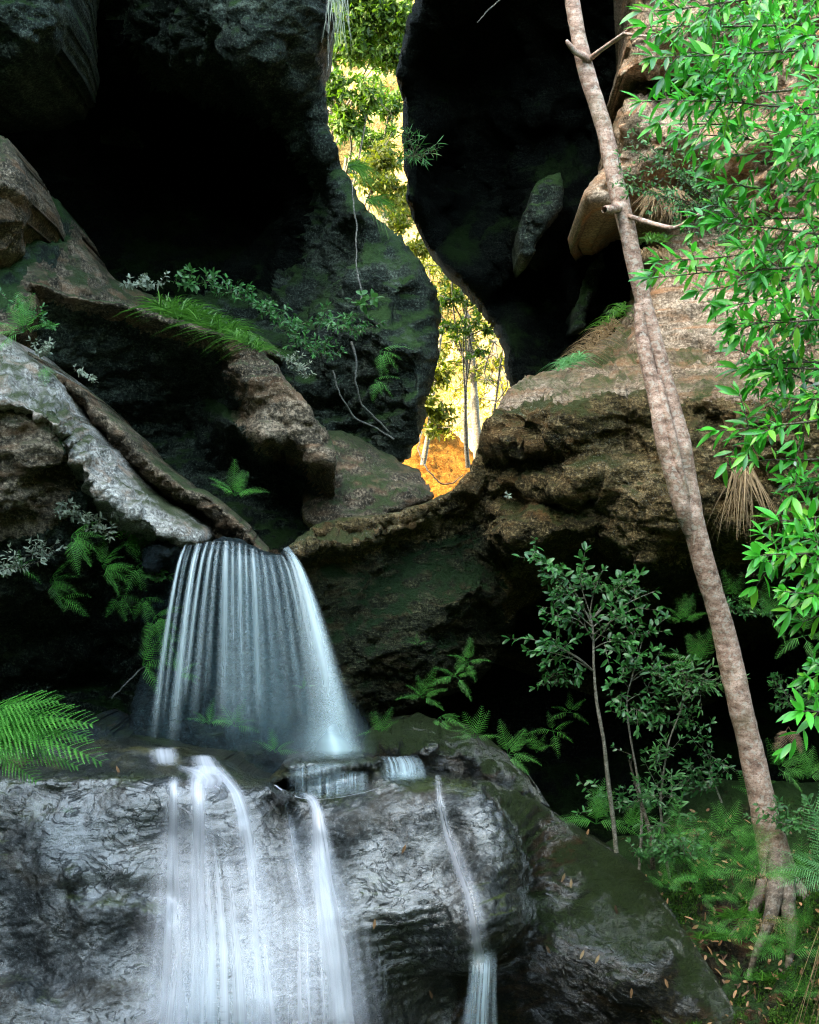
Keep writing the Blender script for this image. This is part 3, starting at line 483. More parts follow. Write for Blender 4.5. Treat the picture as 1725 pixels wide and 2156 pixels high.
# ------------------------------------------------------------------ water: veils of falling water built as curved ribbons
def water_mat(name, streak=26.0, flow=0.9, alpha=1.0, tint=(0.80, 0.88, 0.94), floor=0.25, soft=1.4):
    b = NB(name); uv = b.n('ShaderNodeUVMap').outputs[0]; sp = b.n('ShaderNodeSeparateXYZ', {0: uv}); u, v_ = sp.outputs[0], sp.outputs[1]
    a_ = b.n('ShaderNodeAttribute', attribute_name='fade').outputs[2]
    r_ = b.n('ShaderNodeAttribute', attribute_name='seed').outputs[2]
    prof = b.math('POWER', b.math('SINE', b.math('MULTIPLY', u, math.pi), clamp=True), soft, True)
    cv = b.n('ShaderNodeCombineXYZ', {0: b.math('MULTIPLY', u, streak), 1: b.math('MULTIPLY', v_, flow), 2: r_}).outputs[0]
    n1 = b.noise(cv, 1.0, 4, 0.6, 0.15); st = b.ramp(n1, [(0.36, floor), (0.66, 1.0)])
    al = b.math('MULTIPLY', b.math('MULTIPLY', prof, st), b.math('MULTIPLY', a_, alpha), True)
    dif = b.n('ShaderNodeBsdfDiffuse', {'Color': col(tint)}); tr = b.n('ShaderNodeBsdfTranslucent', {'Color': col(tint)})
    gl = b.n('ShaderNodeBsdfGlossy', {'Color': (1, 1, 1, 1), 'Roughness': 0.35})
    m1 = b.n('ShaderNodeMixShader', {0: 0.35}); b.l(dif.outputs[0], m1.inputs[1]); b.l(tr.outputs[0], m1.inputs[2])
    m2 = b.n('ShaderNodeMixShader', {0: 0.12}); b.l(m1.outputs[0], m2.inputs[1]); b.l(gl.outputs[0], m2.inputs[2])
    tp = b.n('ShaderNodeBsdfTransparent'); m3 = b.n('ShaderNodeMixShader', {0: al}); b.l(tp.outputs[0], m3.inputs[1]); b.l(m2.outputs[0], m3.inputs[2])
    b.l(m3.outputs[0], b.out.inputs[0]); return b.m
M_strand = water_mat('white_falling_water', 4.0, 0.15, 1.1, tint=(0.78, 0.93, 0.96), floor=0.6, soft=2.4)
M_veil = water_mat('thin_water_veil', 26.0, 0.06, 1.0, tint=(0.20, 0.52, 0.62), floor=0.0, soft=0.7)
M_cas = water_mat('cascading_water', 5.0, 0.12, 0.9, tint=(0.92, 0.92, 1.0), floor=0.45, soft=1.9)
M_curt = water_mat('streaked_water_curtain', 9.0, 0.12, 1.1, tint=(0.72, 0.88, 0.95), floor=0.08, soft=0.8)
M_broad = water_mat('broad_sheeting_water', 22.0, 0.03, 1.0, tint=(0.92, 0.92, 1.0), floor=0.25, soft=1.2)
M_spray = water_mat('soft_spray', 0.8, 0.02, 1.0, tint=(0.66, 0.86, 0.92), floor=0.6, soft=2.2)
def ribbon(name, path, mat, parent, label=None, nu=12, nv=60, bulge=0.03, seed=0.0, fade=None, follow=None, off=0.05):
    """path rows: x, y, depth, half width, opacity; follow = depth function the water clings to"""
    p = np.array(path, float); s = np.concatenate([[0], np.cumsum(np.hypot(*np.diff(p[:, :2], axis=0).T))]); t = np.linspace(0, s[-1], nv)
    # smooth interpolation
    def ip(k):
        a = np.interp(t, s, p[:, k])
        for _ in range(3): a[1:-1] = (a[:-2] + 2 * a[1:-1] + a[2:]) / 4
        return a
    cx, cy, d, wd, op = (ip(k) for k in range(5)); u = np.linspace(0, 1, nu)
    X = cx[:, None] + (2 * u - 1)[None, :] * wd[:, None]; Y = cy[:, None] + 0 * X; Dp = d[:, None] + 0 * X
    if follow is not None: Dp = follow(X.ravel(), Y.ravel()).reshape(X.shape) - off
    Dp = Dp - bulge * np.sin(u * math.pi)[None, :]
    v = P(X.ravel(), Y.ravel(), Dp.ravel()); I = np.arange(nv * nu).reshape(nv, nu)
    f = np.stack([I[:-1, :-1], I[1:, :-1], I[1:, 1:], I[:-1, 1:]], -1).reshape(-1, 4)
    uv = np.stack([np.tile(u, nv), np.repeat(t / 60.0, nu)], -1)
    me = mesh_from(name, v, f, mat, attrs={'fade': np.repeat(op, nu), 'seed': np.full(len(v), seed)}, uv=uv)
    o = link(name, me, parent)
    if label: o['label'] = label
    return o
fall = empty('waterfall'); props(fall, 'silky white waterfall dropping from the notched lip into the rock ledge', 'waterfall')
# strands: top x, top y, bottom x, width, opacity, bottom y
ST = [(391,1147,322,7,1.0,1560),(398,1147,345,4,.35,1500),(404,1146,341,5,.35,1540),(418,1144,362,10,1.0,1575),(424,1144,376,5,.4,1480),(437,1141,386,7,.75,1490),(450,1140,408,9,.65,1520),
      (462,1139,432,8,.4,1480),(476,1139,470,13,.9,1540),(490,1140,490,8,.6,1560),(504,1143,508,11,.75,1540),(517,1148,524,8,.5,1560),(531,1154,546,11,.85,1540),(540,1158,562,6,.35,1540),(552,1163,585,11,.4,1560),
      (566,1168,612,12,.35,1570),(583,1169,640,12,.4,1570),(594,1168,668,12,.55,1570)]
def fall_path(x0, y0, x1, y1, w0, op, d0=11.46, d1=11.0, spread=0.9):
    rows = []
    for k in np.linspace(0, 1, 14):
        e = 1 - (1 - k) ** 1.9 if x1 < x0 else k ** 0.62        # spreads early, then falls straight
        e = k ** 0.68
        a = op * 0.72 * min(1, k * 14 + 0.35) * (1 - 0.68 * k ** 1.1) * (1 if y1 > 1578 else min(1, (1 - k) * 5))
        rows.append((x0 + (x1 - x0) * e, y0 + (y1 - y0) * k, d0 + (d1 - d0) * math.sqrt(k) , w0 * (0.8 + (spread + .35) * k), a))
    return rows
for i, (x0, y0, x1, wd, op, y1) in enumerate(ST):
    ribbon('water_strand', fall_path(x0, y0, x1, y1, wd, min(1, op * 1.0), d1=11.0 + 0.012 * i), M_strand, fall, seed=i * 1.7)
for i, (x0, y0, x1, wd, op, sp) in enumerate([(604,1151,714,10,.75,4.2),(607,1152,726,8,.6,4.4),(600,1154,692,9,.55,5.4),(609,1156,734,7,.4,4.8)]):
    ribbon('water_stream', fall_path(x0, y0, x1, 1582, wd, op, 11.42, 10.75 + .02 * i, sp), M_strand, fall, seed=40 + i * 2.1)
# broad thin veil over the whole curtain
def veil(x0a, x0b, y0, x1a, x1b, y1, op, d0, d1, name='water_veil', mat=M_veil, sd=9.0):
    rows = []
    for k in np.linspace(0, 1, 14):
        e = k ** 0.68; a = x0a + (x1a - x0a) * e; b_ = x0b + (x1b - x0b) * e
        rows.append(((a + b_) / 2, y0 + (y1 - y0) * k, d0 + (d1 - d0) * math.sqrt(k), (b_ - a) / 2, op * (0.7 + 0.3 * k) * (1 if k < .85 else (1 - k) / .15 + .2)))
    ribbon(name, rows, mat, fall, nu=40, seed=sd, bulge=0.1)
veil(380, 560, 1148, 300, 640, 1580, .06, 11.5, 11.1)
veil(440, 612, 1168, 480, 760, 1585, .10, 11.48, 11.05, sd=21.0)
veil(420, 600, 1170, 400, 740, 1600, .06, 11.6, 11.2, mat=M_spray, sd=3.0)
for rows in ([(690,1400,10.9,30,0),(700,1480,10.85,62,.28),(700,1545,10.8,95,.42),(690,1590,10.8,130,.30),(690,1620,10.8,140,0)],
             [(690,1520,10.75,40,0),(700,1560,10.7,70,.75),(705,1580,10.68,80,.8),(705,1598,10.66,75,0)]):
    ribbon('spray', rows, M_spray, fall, nu=24, seed=5.0, bulge=0.25)

casc = empty('cascade'); props(casc, 'white water spilling off the ledge and sheeting down the glossy black rock', 'cascade')
def cas(rows, w=1, sd=0., mat=None, off=0.07, follow=True, name='water_sheet', nu=14, env=False):
    ribbon(name, [(x, y, 9.9, h * w, o) for x, y, h, o in rows], mat or M_cas, casc, seed=sd, follow=(S_env if env else S_low) if follow else None, off=off*0.35, bulge=0.015, nu=nu, nv=90)
cas([(345,1572,34,.0),(344,1580,36,.9),(346,1590,38,.95),(348,1604,36,.7),(352,1614,30,.0)], sd=1)
cas([(425,1588,26,0),(428,1594,30,.95),(432,1606,36,1),(438,1618,38,.9),(440,1630,40,.6)], sd=2, off=.1)
cas([(376,1610,10,.0),(400,1618,34,.5),(432,1626,56,.9),(446,1642,50,.8),(440,1662,50,.3)], sd=3, off=.09)
cas([(369,1632,16,.0),(366,1650,16,.75),(362,1761,34,.6),(362,1860,46,.5),(362,1959,56,.5),(360,2080,66,.55),(360,2170,76,.6)], sd=4)
cas([(430,1612,34,.9),(418,1640,30,1.0),(416,1680,28,.8),(418,1734,34,.6),(414,1850,38,.5),(416,1959,46,.5),(420,2050,54,.55),(424,2170,62,.6)], sd=5)
cas([(450,1615,26,.8),(474,1638,22,.9),(498,1668,22,.85),(514,1720,26,.8),(526,1800,40,.55),(536,1900,48,.5),(542,2004,56,.46),(552,2170,64,.48)], sd=6)
cas([(420,1640,90,.0),(435,1700,120,.22),(450,1850,165,.34),(460,2000,195,.42),(462,2170,230,.55)], sd=7, nu=60, mat=M_broad, env=True)
cas([(440,1900,110,.0),(450,2000,170,.16),(455,2170,210,.24)], sd=8, nu=40, mat=M_spray, env=True)
cas([(630,1668,34,.1),(652,1676,24,.8),(662,1688,16,1),(668,1710,20,.85),(673,1761,32,.7),(682,1851,50,.62),(697,1959,62,.62),(713,2049,70,.66),(722,2170,80,.72)], sd=8)
cas([(600,1680,10,.3),(610,1740,16,.35),(622,1820,20,.3),(640,1940,26,.28),(650,2170,34,.3)], sd=9)
cas([(570,1690,60,.0),(610,1780,100,.2),(650,1900,130,.26),(660,2170,170,.36)], sd=10, nu=50, mat=M_broad, env=True)
# basin rim and thin falls from the ledge
ribbon('water_rim', [(578,1652,10.0,4,.7),(596,1666,9.95,6,.9),(630,1680,9.9,7,.95),(664,1684,9.88,8,1),(710,1680,9.9,5,.8),(770,1668,9.95,4,.6),(830,1648,10.0,3,.2)], M_cas, casc, nu=8, bulge=.02)
for i, (x, y0, y1, h, o) in enumerate([(735,1622,1672,42,.5),(690,1632,1680,40,.4),(645,1606,1678,40,.3),(690,1604,1650,36,.3)]):
    cas([(x,y0,h,.0),(x,y0+8,h,o),(x,(y0+y1)/2,h,o),(x,y1,h,.2)], sd=20+i, mat=M_curt, nu=30)
ribbon('water_strand', [(842,1590,10.75,40,.0),(843,1595,10.5,42,.6),(850,1608,10.3,44,.8),(853,1624,10.15,44,.75),(854,1642,10.05,46,.05)], M_curt, casc, nu=40, nv=40, seed=30)
cas([(860,1600,60,.0),(850,1634,60,.35),(850,1644,56,.0)], sd=36, mat=M_spray)
cas([(922,1632,8,.3),(925,1680,12,.5),(930,1704,14,.5),(943,1755,18,.5),(969,1827,24,.5),(990,1880,28,.45),(1001,1933,28,.5),(1008,1985,28,.5),(1016,2028,28,.6)], sd=37)
ribbon('water_strand', [(1016,1995,9.25,30,0),(1017,2020,9.2,31,.35),(1017,2040,9.15,31,.6),(1014,2090,9.1,33,.5),(1008,2175,9.05,42,.35)], M_curt, casc, nu=40, nv=40, seed=50)
for i, (x, y0, y1) in enumerate([(775,1960,2040),(800,1950,2100),(812,1970,2110),(905,1960,2040)]):
    cas([(x,y0,4,0),(x,(y0+y1)/2,5,.4),(x,y1,7,.05)], sd=60+i)
# ------------------------------------------------------------------ plants
def leaf_mat(name, base, tip=None, trans=0.35, rough=0.45, var=0.5, spec=0.5, pale=False):
    b = NB(name); r = b.n('ShaderNodeAttribute', attribute_name='rnd').outputs[2]; tip = tip or [min(1, x * 1.9) for x in base]
    c = b.mix(b.ramp(r, [(0.0, 0), (1.0, 1)]), [x * (1 - var) for x in base], tip)
    if pale: c = b.mix(b.ramp(r, [(0.955, 0), (0.965, 1)]), c, (0.5, 0.56, 0.5)); c = b.mix(b.ramp(b.math('FRACT', b.math('MULTIPLY', r, 17.3)), [(0.86, 0), (0.9, 1)]), c, (0.20, 0.52, 0.05))
    pr = b.n('ShaderNodeBsdfPrincipled', {'Base Color': c, 'Roughness': rough, 'Specular IOR Level': spec})
    tr = b.n('ShaderNodeBsdfTranslucent', {'Color': b.mix(0.5, c, (base[0] * 1.6 + .02, base[1] * 1.8, base[2]), 'MIX')})
    m = b.n('ShaderNodeMixShader', {0: trans}); b.l(pr.outputs[0], m.inputs[1]); b.l(tr.outputs[0], m.inputs[2]); b.l(m.outputs[0], b.out.inputs[0]); return b.m
def bark_mat(name, c0, c1, c2, sc=1.0, lich=0.5, moss=0.4):
    b = NB(name); g = b.n('ShaderNodeNewGeometry'); pos = g.outputs['Position']
    mp = b.n('ShaderNodeMapping', {'Vector': pos, 'Rotation': (0, -0.3, 0), 'Scale': (1, 1, 2.2)}).outputs[0]
    f = b.noise(mp, 9 * sc, 7, 0.65); g2 = b.noise(pos, 70 * sc, 4, 0.7)
    c = b.ramp(f, [(0.33, c0), (0.5, c1), (0.66, c2)])
    c = b.mix(b.math('MULTIPLY', b.ramp(g2, [(0.35, 1), (0.5, 0)]), 0.5), c, [x * 0.4 for x in c0])
    lf = b.ramp(b.noise(pos, 34 * sc, 3, 0.5), [(0.56, 0), (0.60, 1)]); c = b.mix(b.math('MULTIPLY', b.ramp(b.noise(mp, 55 * sc, 4, 0.6), [(0.55, 0), (0.63, 1)]), 0.6), c, [x * .5 for x in c0]); c = b.mix(b.math('MULTIPLY', lf, lich), c, (0.52, 0.48, 0.42))
    mf = b.ramp(b.noise(pos, 3.0 * sc, 5, 0.65), [(0.56, 0), (0.68, 1)]); c = b.mix(b.math('MULTIPLY', mf, moss), c, (0.06, 0.075, 0.02))
    rg = b.n('ShaderNodeTexWave', {'Vector': b.n('ShaderNodeMapping', {'Vector': pos, 'Rotation': (0, -0.28, 0)}).outputs[0], 'Scale': 7.0 * sc, 'Distortion': 6.0, 'Detail': 4.0, 'Detail Scale': 2.0}, bands_direction='Z').outputs[1]
    h = b.math('ADD', b.math('MULTIPLY', f, 0.6), b.math('ADD', b.math('MULTIPLY', g2, 0.25), b.math('MULTIPLY', rg, 0.03)))
    bm = b.n('ShaderNodeBump', {'Height': h, 'Strength': 0.8, 'Distance': 0.02})
    pr = b.n('ShaderNodeBsdfPrincipled', {'Base Color': c, 'Roughness': 0.8, 'Normal': bm.outputs[0]}); b.l(pr.outputs[0], b.out.inputs[0]); return b.m
M_leafbig = leaf_mat('bright_green_leaf', (0.025, 0.28, 0.03), (0.10, 0.60, 0.06), 0.40, 0.35, 0.75, 0.7, True)
M_leafsmall = leaf_mat('mid_green_leaf', (0.03, 0.13, 0.03), (0.09, 0.26, 0.07), 0.35)
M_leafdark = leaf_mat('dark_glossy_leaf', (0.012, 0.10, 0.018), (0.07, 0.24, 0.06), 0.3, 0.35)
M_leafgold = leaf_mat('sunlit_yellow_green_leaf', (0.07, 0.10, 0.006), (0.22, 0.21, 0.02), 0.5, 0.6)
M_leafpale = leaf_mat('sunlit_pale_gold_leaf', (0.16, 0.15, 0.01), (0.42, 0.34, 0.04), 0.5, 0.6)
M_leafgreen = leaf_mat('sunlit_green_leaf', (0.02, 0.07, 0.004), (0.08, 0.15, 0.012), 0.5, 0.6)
M_fern = leaf_mat('fern_green', (0.035, 0.22, 0.03), (0.16, 0.50, 0.08), 0.3, 0.5)
M_fernblue = leaf_mat('fern_blue_green', (0.09, 0.34, 0.12), (0.28, 0.62, 0.26), 0.3, 0.5)
M_ferndead = leaf_mat('dead_fern', (0.20, 0.12, 0.07), (0.42, 0.28, 0.18), 0.3, 0.7)
M_grass = leaf_mat('grass_green', (0.035, 0.16, 0.02), (0.12, 0.32, 0.04), 0.35)
M_straw = leaf_mat('dry_straw', (0.22, 0.13, 0.06), (0.46, 0.31, 0.17), 0.2, 0.7)
M_greyleaf = leaf_mat('pale_grey_green_leaf', (0.10, 0.16, 0.10), (0.34, 0.38, 0.28), 0.25)
M_moss = leaf_mat('moss_tuft', (0.015, 0.06, 0.006), (0.09, 0.22, 0.015), 0.3, 0.8)
M_litter = leaf_mat('fallen_leaf_brown', (0.10, 0.045, 0.02), (0.42, 0.22, 0.10), 0.1, 0.6)
M_bark = bark_mat('pinkish_bark', (0.14, 0.08, 0.06), (0.42, 0.265, 0.205), (0.68, 0.50, 0.42))
M_twig = bark_mat('brown_twig', (0.03, 0.022, 0.015), (0.08, 0.06, 0.04), (0.17, 0.13, 0.09), 2.0, 0.2, 0.1)
M_stem = bark_mat('pale_sapling_bark', (0.08, 0.07, 0.05), (0.18, 0.16, 0.12), (0.32, 0.29, 0.23), 2.0, 0.3, 0.2)
M_root = bark_mat('grey_root', (0.03, 0.032, 0.028), (0.08, 0.085, 0.075), (0.20, 0.20, 0.18), 2.0, 0.2, 0.1)

def unit(a): return a / np.maximum(np.linalg.norm(a, axis=-1, keepdims=True), 1e-9)
def leaf_template(kind='long'):
    if kind == 'tiny': v = [(0, 0, 0), (.5, .5, .06), (1, 0, -.05), (.5, -.5, .06)]; return np.array(v, float), np.array([(0, 2, 1), (0, 3, 2)])
    t = [0, .18, .42, .68, .88, 1.0]; w_ = [0.03, .32, .5, .40, .2, 0] if kind == 'long' else [0.03, .38, .5, .44, .26, 0]
    v = []
    for k, (a, b_) in enumerate(zip(t, w_)):
        z = -0.16 * a * a; v += [(a, 0, z), (a, b_, z + .10 * b_ * 2 * .5), (a, -b_, z + .10 * b_ * 2 * .5)]
    f = []
    for k in range(5):
        o = 3 * k
        f += [(o, o + 3, o + 1), (o + 1, o + 3, o + 4), (o, o + 2, o + 3), (o + 2, o + 5, o + 3)]
    return np.array(v, float), np.array(f)
def scatter(tmpl, org, dr, up, ln, wd, rnd=None):
    """many copies of a leaf template as one foliage mesh"""
    tv, tf = tmpl; org, dr, up = (np.asarray(a, float) for a in (org, dr, up)); n = len(org)
    x = unit(dr); y = unit(np.cross(up, x)); z = np.cross(x, y); ln = np.broadcast_to(ln, n); wd = np.broadcast_to(wd, n)
    v = org[:, None] + tv[None, :, 0:1] * x[:, None] * ln[:, None, None] + tv[None, :, 1:2] * y[:, None] * wd[:, None, None] + tv[None, :, 2:3] * z[:, None] * ln[:, None, None]
    f = tf[None] + (np.arange(n) * len(tv))[:, None, None]
    r = RNG.random(n) if rnd is None else rnd
    return v.reshape(-1, 3), f.reshape(-1, 3), np.repeat(r, len(tv))
class Foliage:
    def __init__(s): s.v, s.f, s.r, s.n = [], [], [], 0
    def add(s, v, f, r): s.v.append(v); s.f.append(f + s.n); s.r.append(r); s.n += len(v)
    def make(s, name, mat, parent=None, origin=None, smooth=True):
        me = mesh_from(name, np.vstack(s.v), np.vstack(s.f), mat, smooth, attrs={'rnd': np.concatenate(s.r)})
        return link(name, me, parent, origin)
def tube_vf(pts, rad, sides=8, wob=0.0, seed=0):
    p = np.asarray(pts, float); n = len(p); rad = np.broadcast_to(rad, n); t = unit(np.gradient(p, axis=0)); ref = np.array([0.2, 1.0, 0.1])
    a = unit(np.cross(t, ref)); b_ = np.cross(t, a); th = np.linspace(0, 2 * math.pi, sides, endpoint=False)
    r = rad[:, None] * np.ones(sides)[None]
    ring = p[:, None] + r[..., None] * (np.cos(th)[None, :, None] * a[:, None] + np.sin(th)[None, :, None] * b_[:, None]); v = ring.reshape(-1, 3)
    if wob: v = v + (v - np.repeat(p, sides, 0)) * (wob * fbm(v * 9, 3, seed))[:, None] + (v - np.repeat(p, sides, 0)) * (wob * 1.2 * fbm(v * 2.5, 2, seed + 9))[:, None]
    I = np.arange(n * sides).reshape(n, sides); J = np.roll(I, -1, 1)
    f = np.stack([I[:-1], J[:-1], J[1:], I[1:]], -1).reshape(-1, 4); return v, f
def smooth_path(pts, n):
    p = np.asarray(pts, float); s = np.concatenate([[0], np.cumsum(np.linalg.norm(np.diff(p, axis=0), axis=1))]); t = np.linspace(0, s[-1], n)
    q = np.stack([np.interp(t, s, p[:, k]) for k in range(p.shape[1])], -1)
    for _ in range(max(2, n // 14)): q[1:-1] = (q[:-2] + 2 * q[1:-1] + q[2:]) / 4
    return q
class Wood:
    def __init__(s): s.v, s.f, s.n = [], [], 0
    def tube(s, pts, rad, sides=6, wob=0.0, seed=0):
        v, f = tube_vf(pts, rad, sides, wob, seed); s.v.append(v); s.f.append(f + s.n); s.n += len(v)
    def make(s, name, mat, parent=None): return link(name, mesh_from(name, np.vstack(s.v), np.vstack(s.f), mat), parent)
def spray_leaves(fo, path, spacing, ln, wd, tmpl, rise=0.5, tipn=3, jit=0.35, droop=-0.1, start=0.1, rndb=0.0):
    """leaves alternating along a twig (world points)"""
    p = np.asarray(path, float); s = np.concatenate([[0], np.cumsum(np.linalg.norm(np.diff(p, axis=0), axis=1))]); L = s[-1]
    t = np.arange(L * start, L, spacing); 
    if len(t) < 2: t = np.array([L * .5, L * .9])
    t = np.concatenate([t, np.full(tipn, L)]); q = np.stack([np.interp(t, s, p[:, k]) for k in range(3)], -1)
    tg = unit(np.stack([np.interp(t, s, np.gradient(p[:, k])) for k in range(3)], -1)); n = len(t)
    ang = np.arange(n) * 2.4 + RNG.uniform(-.5, .5, n); a = unit(np.cross(tg, np.array([0.1, 0.9, 0.35]))); b_ = np.cross(tg, a)
    side = np.cos(ang)[:, None] * a + np.sin(ang)[:, None] * b_ * 0.6
    k = np.full(n, rise); k[-tipn:] = 1.3
    d = unit(tg * k[:, None] + side * 0.8 + RNG.normal(0, jit, (n, 3)) * 0.6 + np.array([0, 0, droop]))
    up = unit(np.array([0, -0.55, 0.8]) + RNG.normal(0, 0.35, (n, 3)))
    l = ln * RNG.uniform(.5, 1.2, n); r = np.clip(RNG.random() * .5 + RNG.random(n) * .5 + rndb, 0, 1)
    fo.add(*scatter(tmpl, q, d, up, l, wd * l / ln * RNG.uniform(.8, 1.15, n), r))
LONG, OVAL, TINY = leaf_template('long'), leaf_template('oval'), leaf_template('tiny')

M_rootbark = bark_mat('mossy_root_bark', (0.05, 0.035, 0.025), (0.13, 0.095, 0.07), (0.24, 0.18, 0.14), 1.0, 0.2, 0.95)
# ---- the leaning trunk
tree = empty('leaning_tree', P(1640, 1900, 10.2).tolist()); props(tree, 'pinkish leaning trunk of a slender tree crossing in front of the large boulder', 'tree')
def V3(rows): return np.array([P(x, y, d).tolist() for x, y, d in rows])
def at_parent(o, par): o.matrix_parent_inverse = Matrix.Translation(-par.location)
main = [(1180,-160,9.9,19),(1196,-60,9.9,20),(1205,0,9.9,20),(1214,60,9.9,20),(1228,125,9.9,22),(1246,190,9.9,22),(1268,250,9.9,22),(1284,320,9.9,22),(1296,390,9.9,23),(1314,450,9.9,24),(1329,520,9.9,23),(1343,590,9.9,22),(1360,650,9.9,22),
        (1380,720,9.9,21),(1400,800,9.9,22),(1418,870,9.9,25),(1432,930,9.9,29),(1444,1010,9.9,31),(1455,1080,9.9,30),(1472,1150,9.95,29),(1492,1220,10.0,30),(1514,1290,10.05,30),(1530,1350,10.1,32),(1546,1430,10.1,33),(1562,1500,10.1,34),(1582,1580,10.15,35),(1600,1660,10.15,36),(1616,1740,10.2,40),(1632,1800,10.2,46),(1645,1860,10.25,50),(1655,1920,10.3,54)]
m_ = np.array(main, float); q = smooth_path(m_, 170); pts = P(q[:, 0], q[:, 1], q[:, 2]); 
v, f = tube_vf(pts, q[:, 3] * 0.78 * 9.95 / VF, 26, 0.045, 3)
# knots and scars as real bumps
for kx, ky, kr, ka in [(1513,1322,16,.035),(1300,440,10,.02),(1262,200,9,.02),(1528,1300,10,.02),(1548,1500,10,-.01),(1595,1640,18,.03),(1345,575,8,-.012),(1462,1090,14,.015)]:
    c_ = P(kx, ky, 9.85); dd = np.linalg.norm(v - c_, axis=1); wgt = np.exp(-(dd / (kr * 10 / VF)) ** 2); ax = unit(v - pts[np.argmin(np.linalg.norm(pts - c_, axis=1))]); v = v + ax * (wgt * ka)[:, None]
o = link('trunk', mesh_from('trunk', v, f, M_bark), tree); at_parent(o, tree)
second = [(1345,640,9.88,10),(1350,700,9.86,13),(1362,760,9.84,15),(1378,830,9.82,15),(1390,890,9.8,16),(1402,950,9.8,18),(1420,1010,9.8,19),(1436,1070,9.82,18),(1452,1120,9.9,12)]
q = smooth_path(second, 60); wv, wf = tube_vf(P(q[:, 0], q[:, 1], q[:, 2]), q[:, 3] * 9.9 / VF, 16, 0.05, 5); o = link('side_stem', mesh_from('side_stem', wv, wf, M_bark), tree); at_parent(o, tree)
third = [(1384,790,9.82,7),(1398,850,9.78,9),(1412,910,9.76,10),(1428,980,9.76,10),(1444,1040,9.80,8),(1452,1090,9.9,5)]
q = smooth_path(third, 50); wv, wf = tube_vf(P(q[:, 0], q[:, 1], q[:, 2]), q[:, 3] * 9.9 / VF, 12, 0.05, 6); o = link('side_stem', mesh_from('side_stem', wv, wf, M_bark), tree); at_parent(o, tree)
def branch(rows, name='branch', mat=M_bark, par=tree, sides=8, n=30):
    q = smooth_path(rows, n); wv, wf = tube_vf(P(q[:, 0], q[:, 1], q[:, 2]), q[:, 3] * 9.9 / VF, sides, 0.1, 8); o = link(name, mesh_from(name, wv, wf, mat), par); at_parent(o, par); return o
branch([(1244,122,9.85,6),(1262,108,9.7,5),(1290,88,9.5,4.5),(1318,68,9.3,4),(1345,44,9.1,3)])
branch([(1316,70,9.3,3.5),(1345,76,9.1,3),(1375,76,9.0,2)])
branch([(1325,455,9.85,6),(1352,464,9.7,5),(1385,474,9.5,4.5),(1420,482,9.4,4.5),(1448,468,9.2,4),(1475,450,9.1,3)])
branch([(1310,437,9.88,10),(1290,440,9.75,10),(1278,441,9.7,9),(1272,441,9.66,7)], 'branch_stub', n=14)
branch([(1240,125,9.85,8),(1210,108,9.75,6),(1196,90,9.7,5),(1193,84,9.7,2)], 'branch_stub')
for rows in ([(1632,1790,10.2,24),(1608,1870,10.0,20),(1580,1930,9.95,13),(1540,1975,9.95,8),(1505,2000,10.0,4)],[(1640,1800,10.1,26),(1632,1880,9.85,20),(1618,1945,9.72,13),(1590,2010,9.68,8),(1575,2060,9.7,4)],
             [(1645,1810,10.1,26),(1655,1890,9.85,20),(1668,1960,9.7,12),(1662,2030,9.62,8),(1640,2090,9.6,4)],[(1650,1820,10.2,26),(1690,1890,10.0,18),(1730,1950,9.9,10),(1770,2000,9.9,6)],[(1640,1780,10.3,22),(1600,1830,10.3,14),(1565,1860,10.35,8),(1530,1880,10.4,4)]):
    branch(rows, 'root', M_rootbark)


# ---- leafy tree on the right: trunk just outside the frame, branches reach in
lt = empty('leafy_tree', P(2150, 2000, 7.6).tolist()); props(lt, 'bright green leafy tree reaching in from the right edge', 'tree')
o = Wood(); q = smooth_path([(2200,2250,7.7,60),(2150,1700,7.5,52),(2080,1200,7.3,46),(2060,600,7.2,40),(2020,0,7.2,32),(1990,-500,7.2,22)], 60)
o.tube(P(q[:, 0], q[:, 1], q[:, 2]), q[:, 3] * 7.3 / VF, 14, 0.1); o = o.make('trunk', M_bark, lt); at_parent(o, lt)
BR = [((1930,-60),(1352,22),6.6),((1950,40),(1362,70),6.9),((1960,120),(1375,120),6.3),((1950,180),(1352,205),6.7),((1960,260),(1385,262),7.0),((1960,240),(1430,215),6.4),((1960,330),(1450,290),7.2),
      ((1960,300),(1500,330),6.6),((1960,420),(1490,400),7.0),((1960,470),(1470,450),7.4),((1960,520),(1520,480),6.6),((1940,500),(1390,545),6.8),((1950,560),(1368,588),6.6),((1960,600),(1470,600),7.0),((1960,650),(1530,640),6.7),
      ((1960,620),(1560,700),6.9),((1940,700),(1545,690),6.5),((1960,760),(1580,760),7.0),((1950,700),(1640,800),7.2),((1960,830),(1640,840),6.6),((1930,800),(1555,760),6.9),
      ((1930,860),(1510,915),6.4),((1900,900),(1548,742),7.1),((1940,960),(1580,968),6.6),((1940,1010),(1660,1020),6.9),((1930,1080),(1640,1100),6.5),((1930,1130),(1600,1160),6.2),((1930,1180),(1605,1190),6.4),((1920,1240),(1650,1255),6.3),
      ((1900,1290),(1690,1320),6.6),((1920,1400),(1700,1430),6.3),((1900,1490),(1690,1500),6.2),((1960,0),(1500,-20),7.3),((1960,-120),(1420,-30),6.9),((1960,90),(1560,60),7.6),((1960,250),(1660,230),6.0),((1960,500),(1680,520),6.1),((1960,420),(1600,280),6.2),
      ((1960,130),(1700,90),6.2),((1940,60),(1450,150),7.1)]
fo = Foliage()
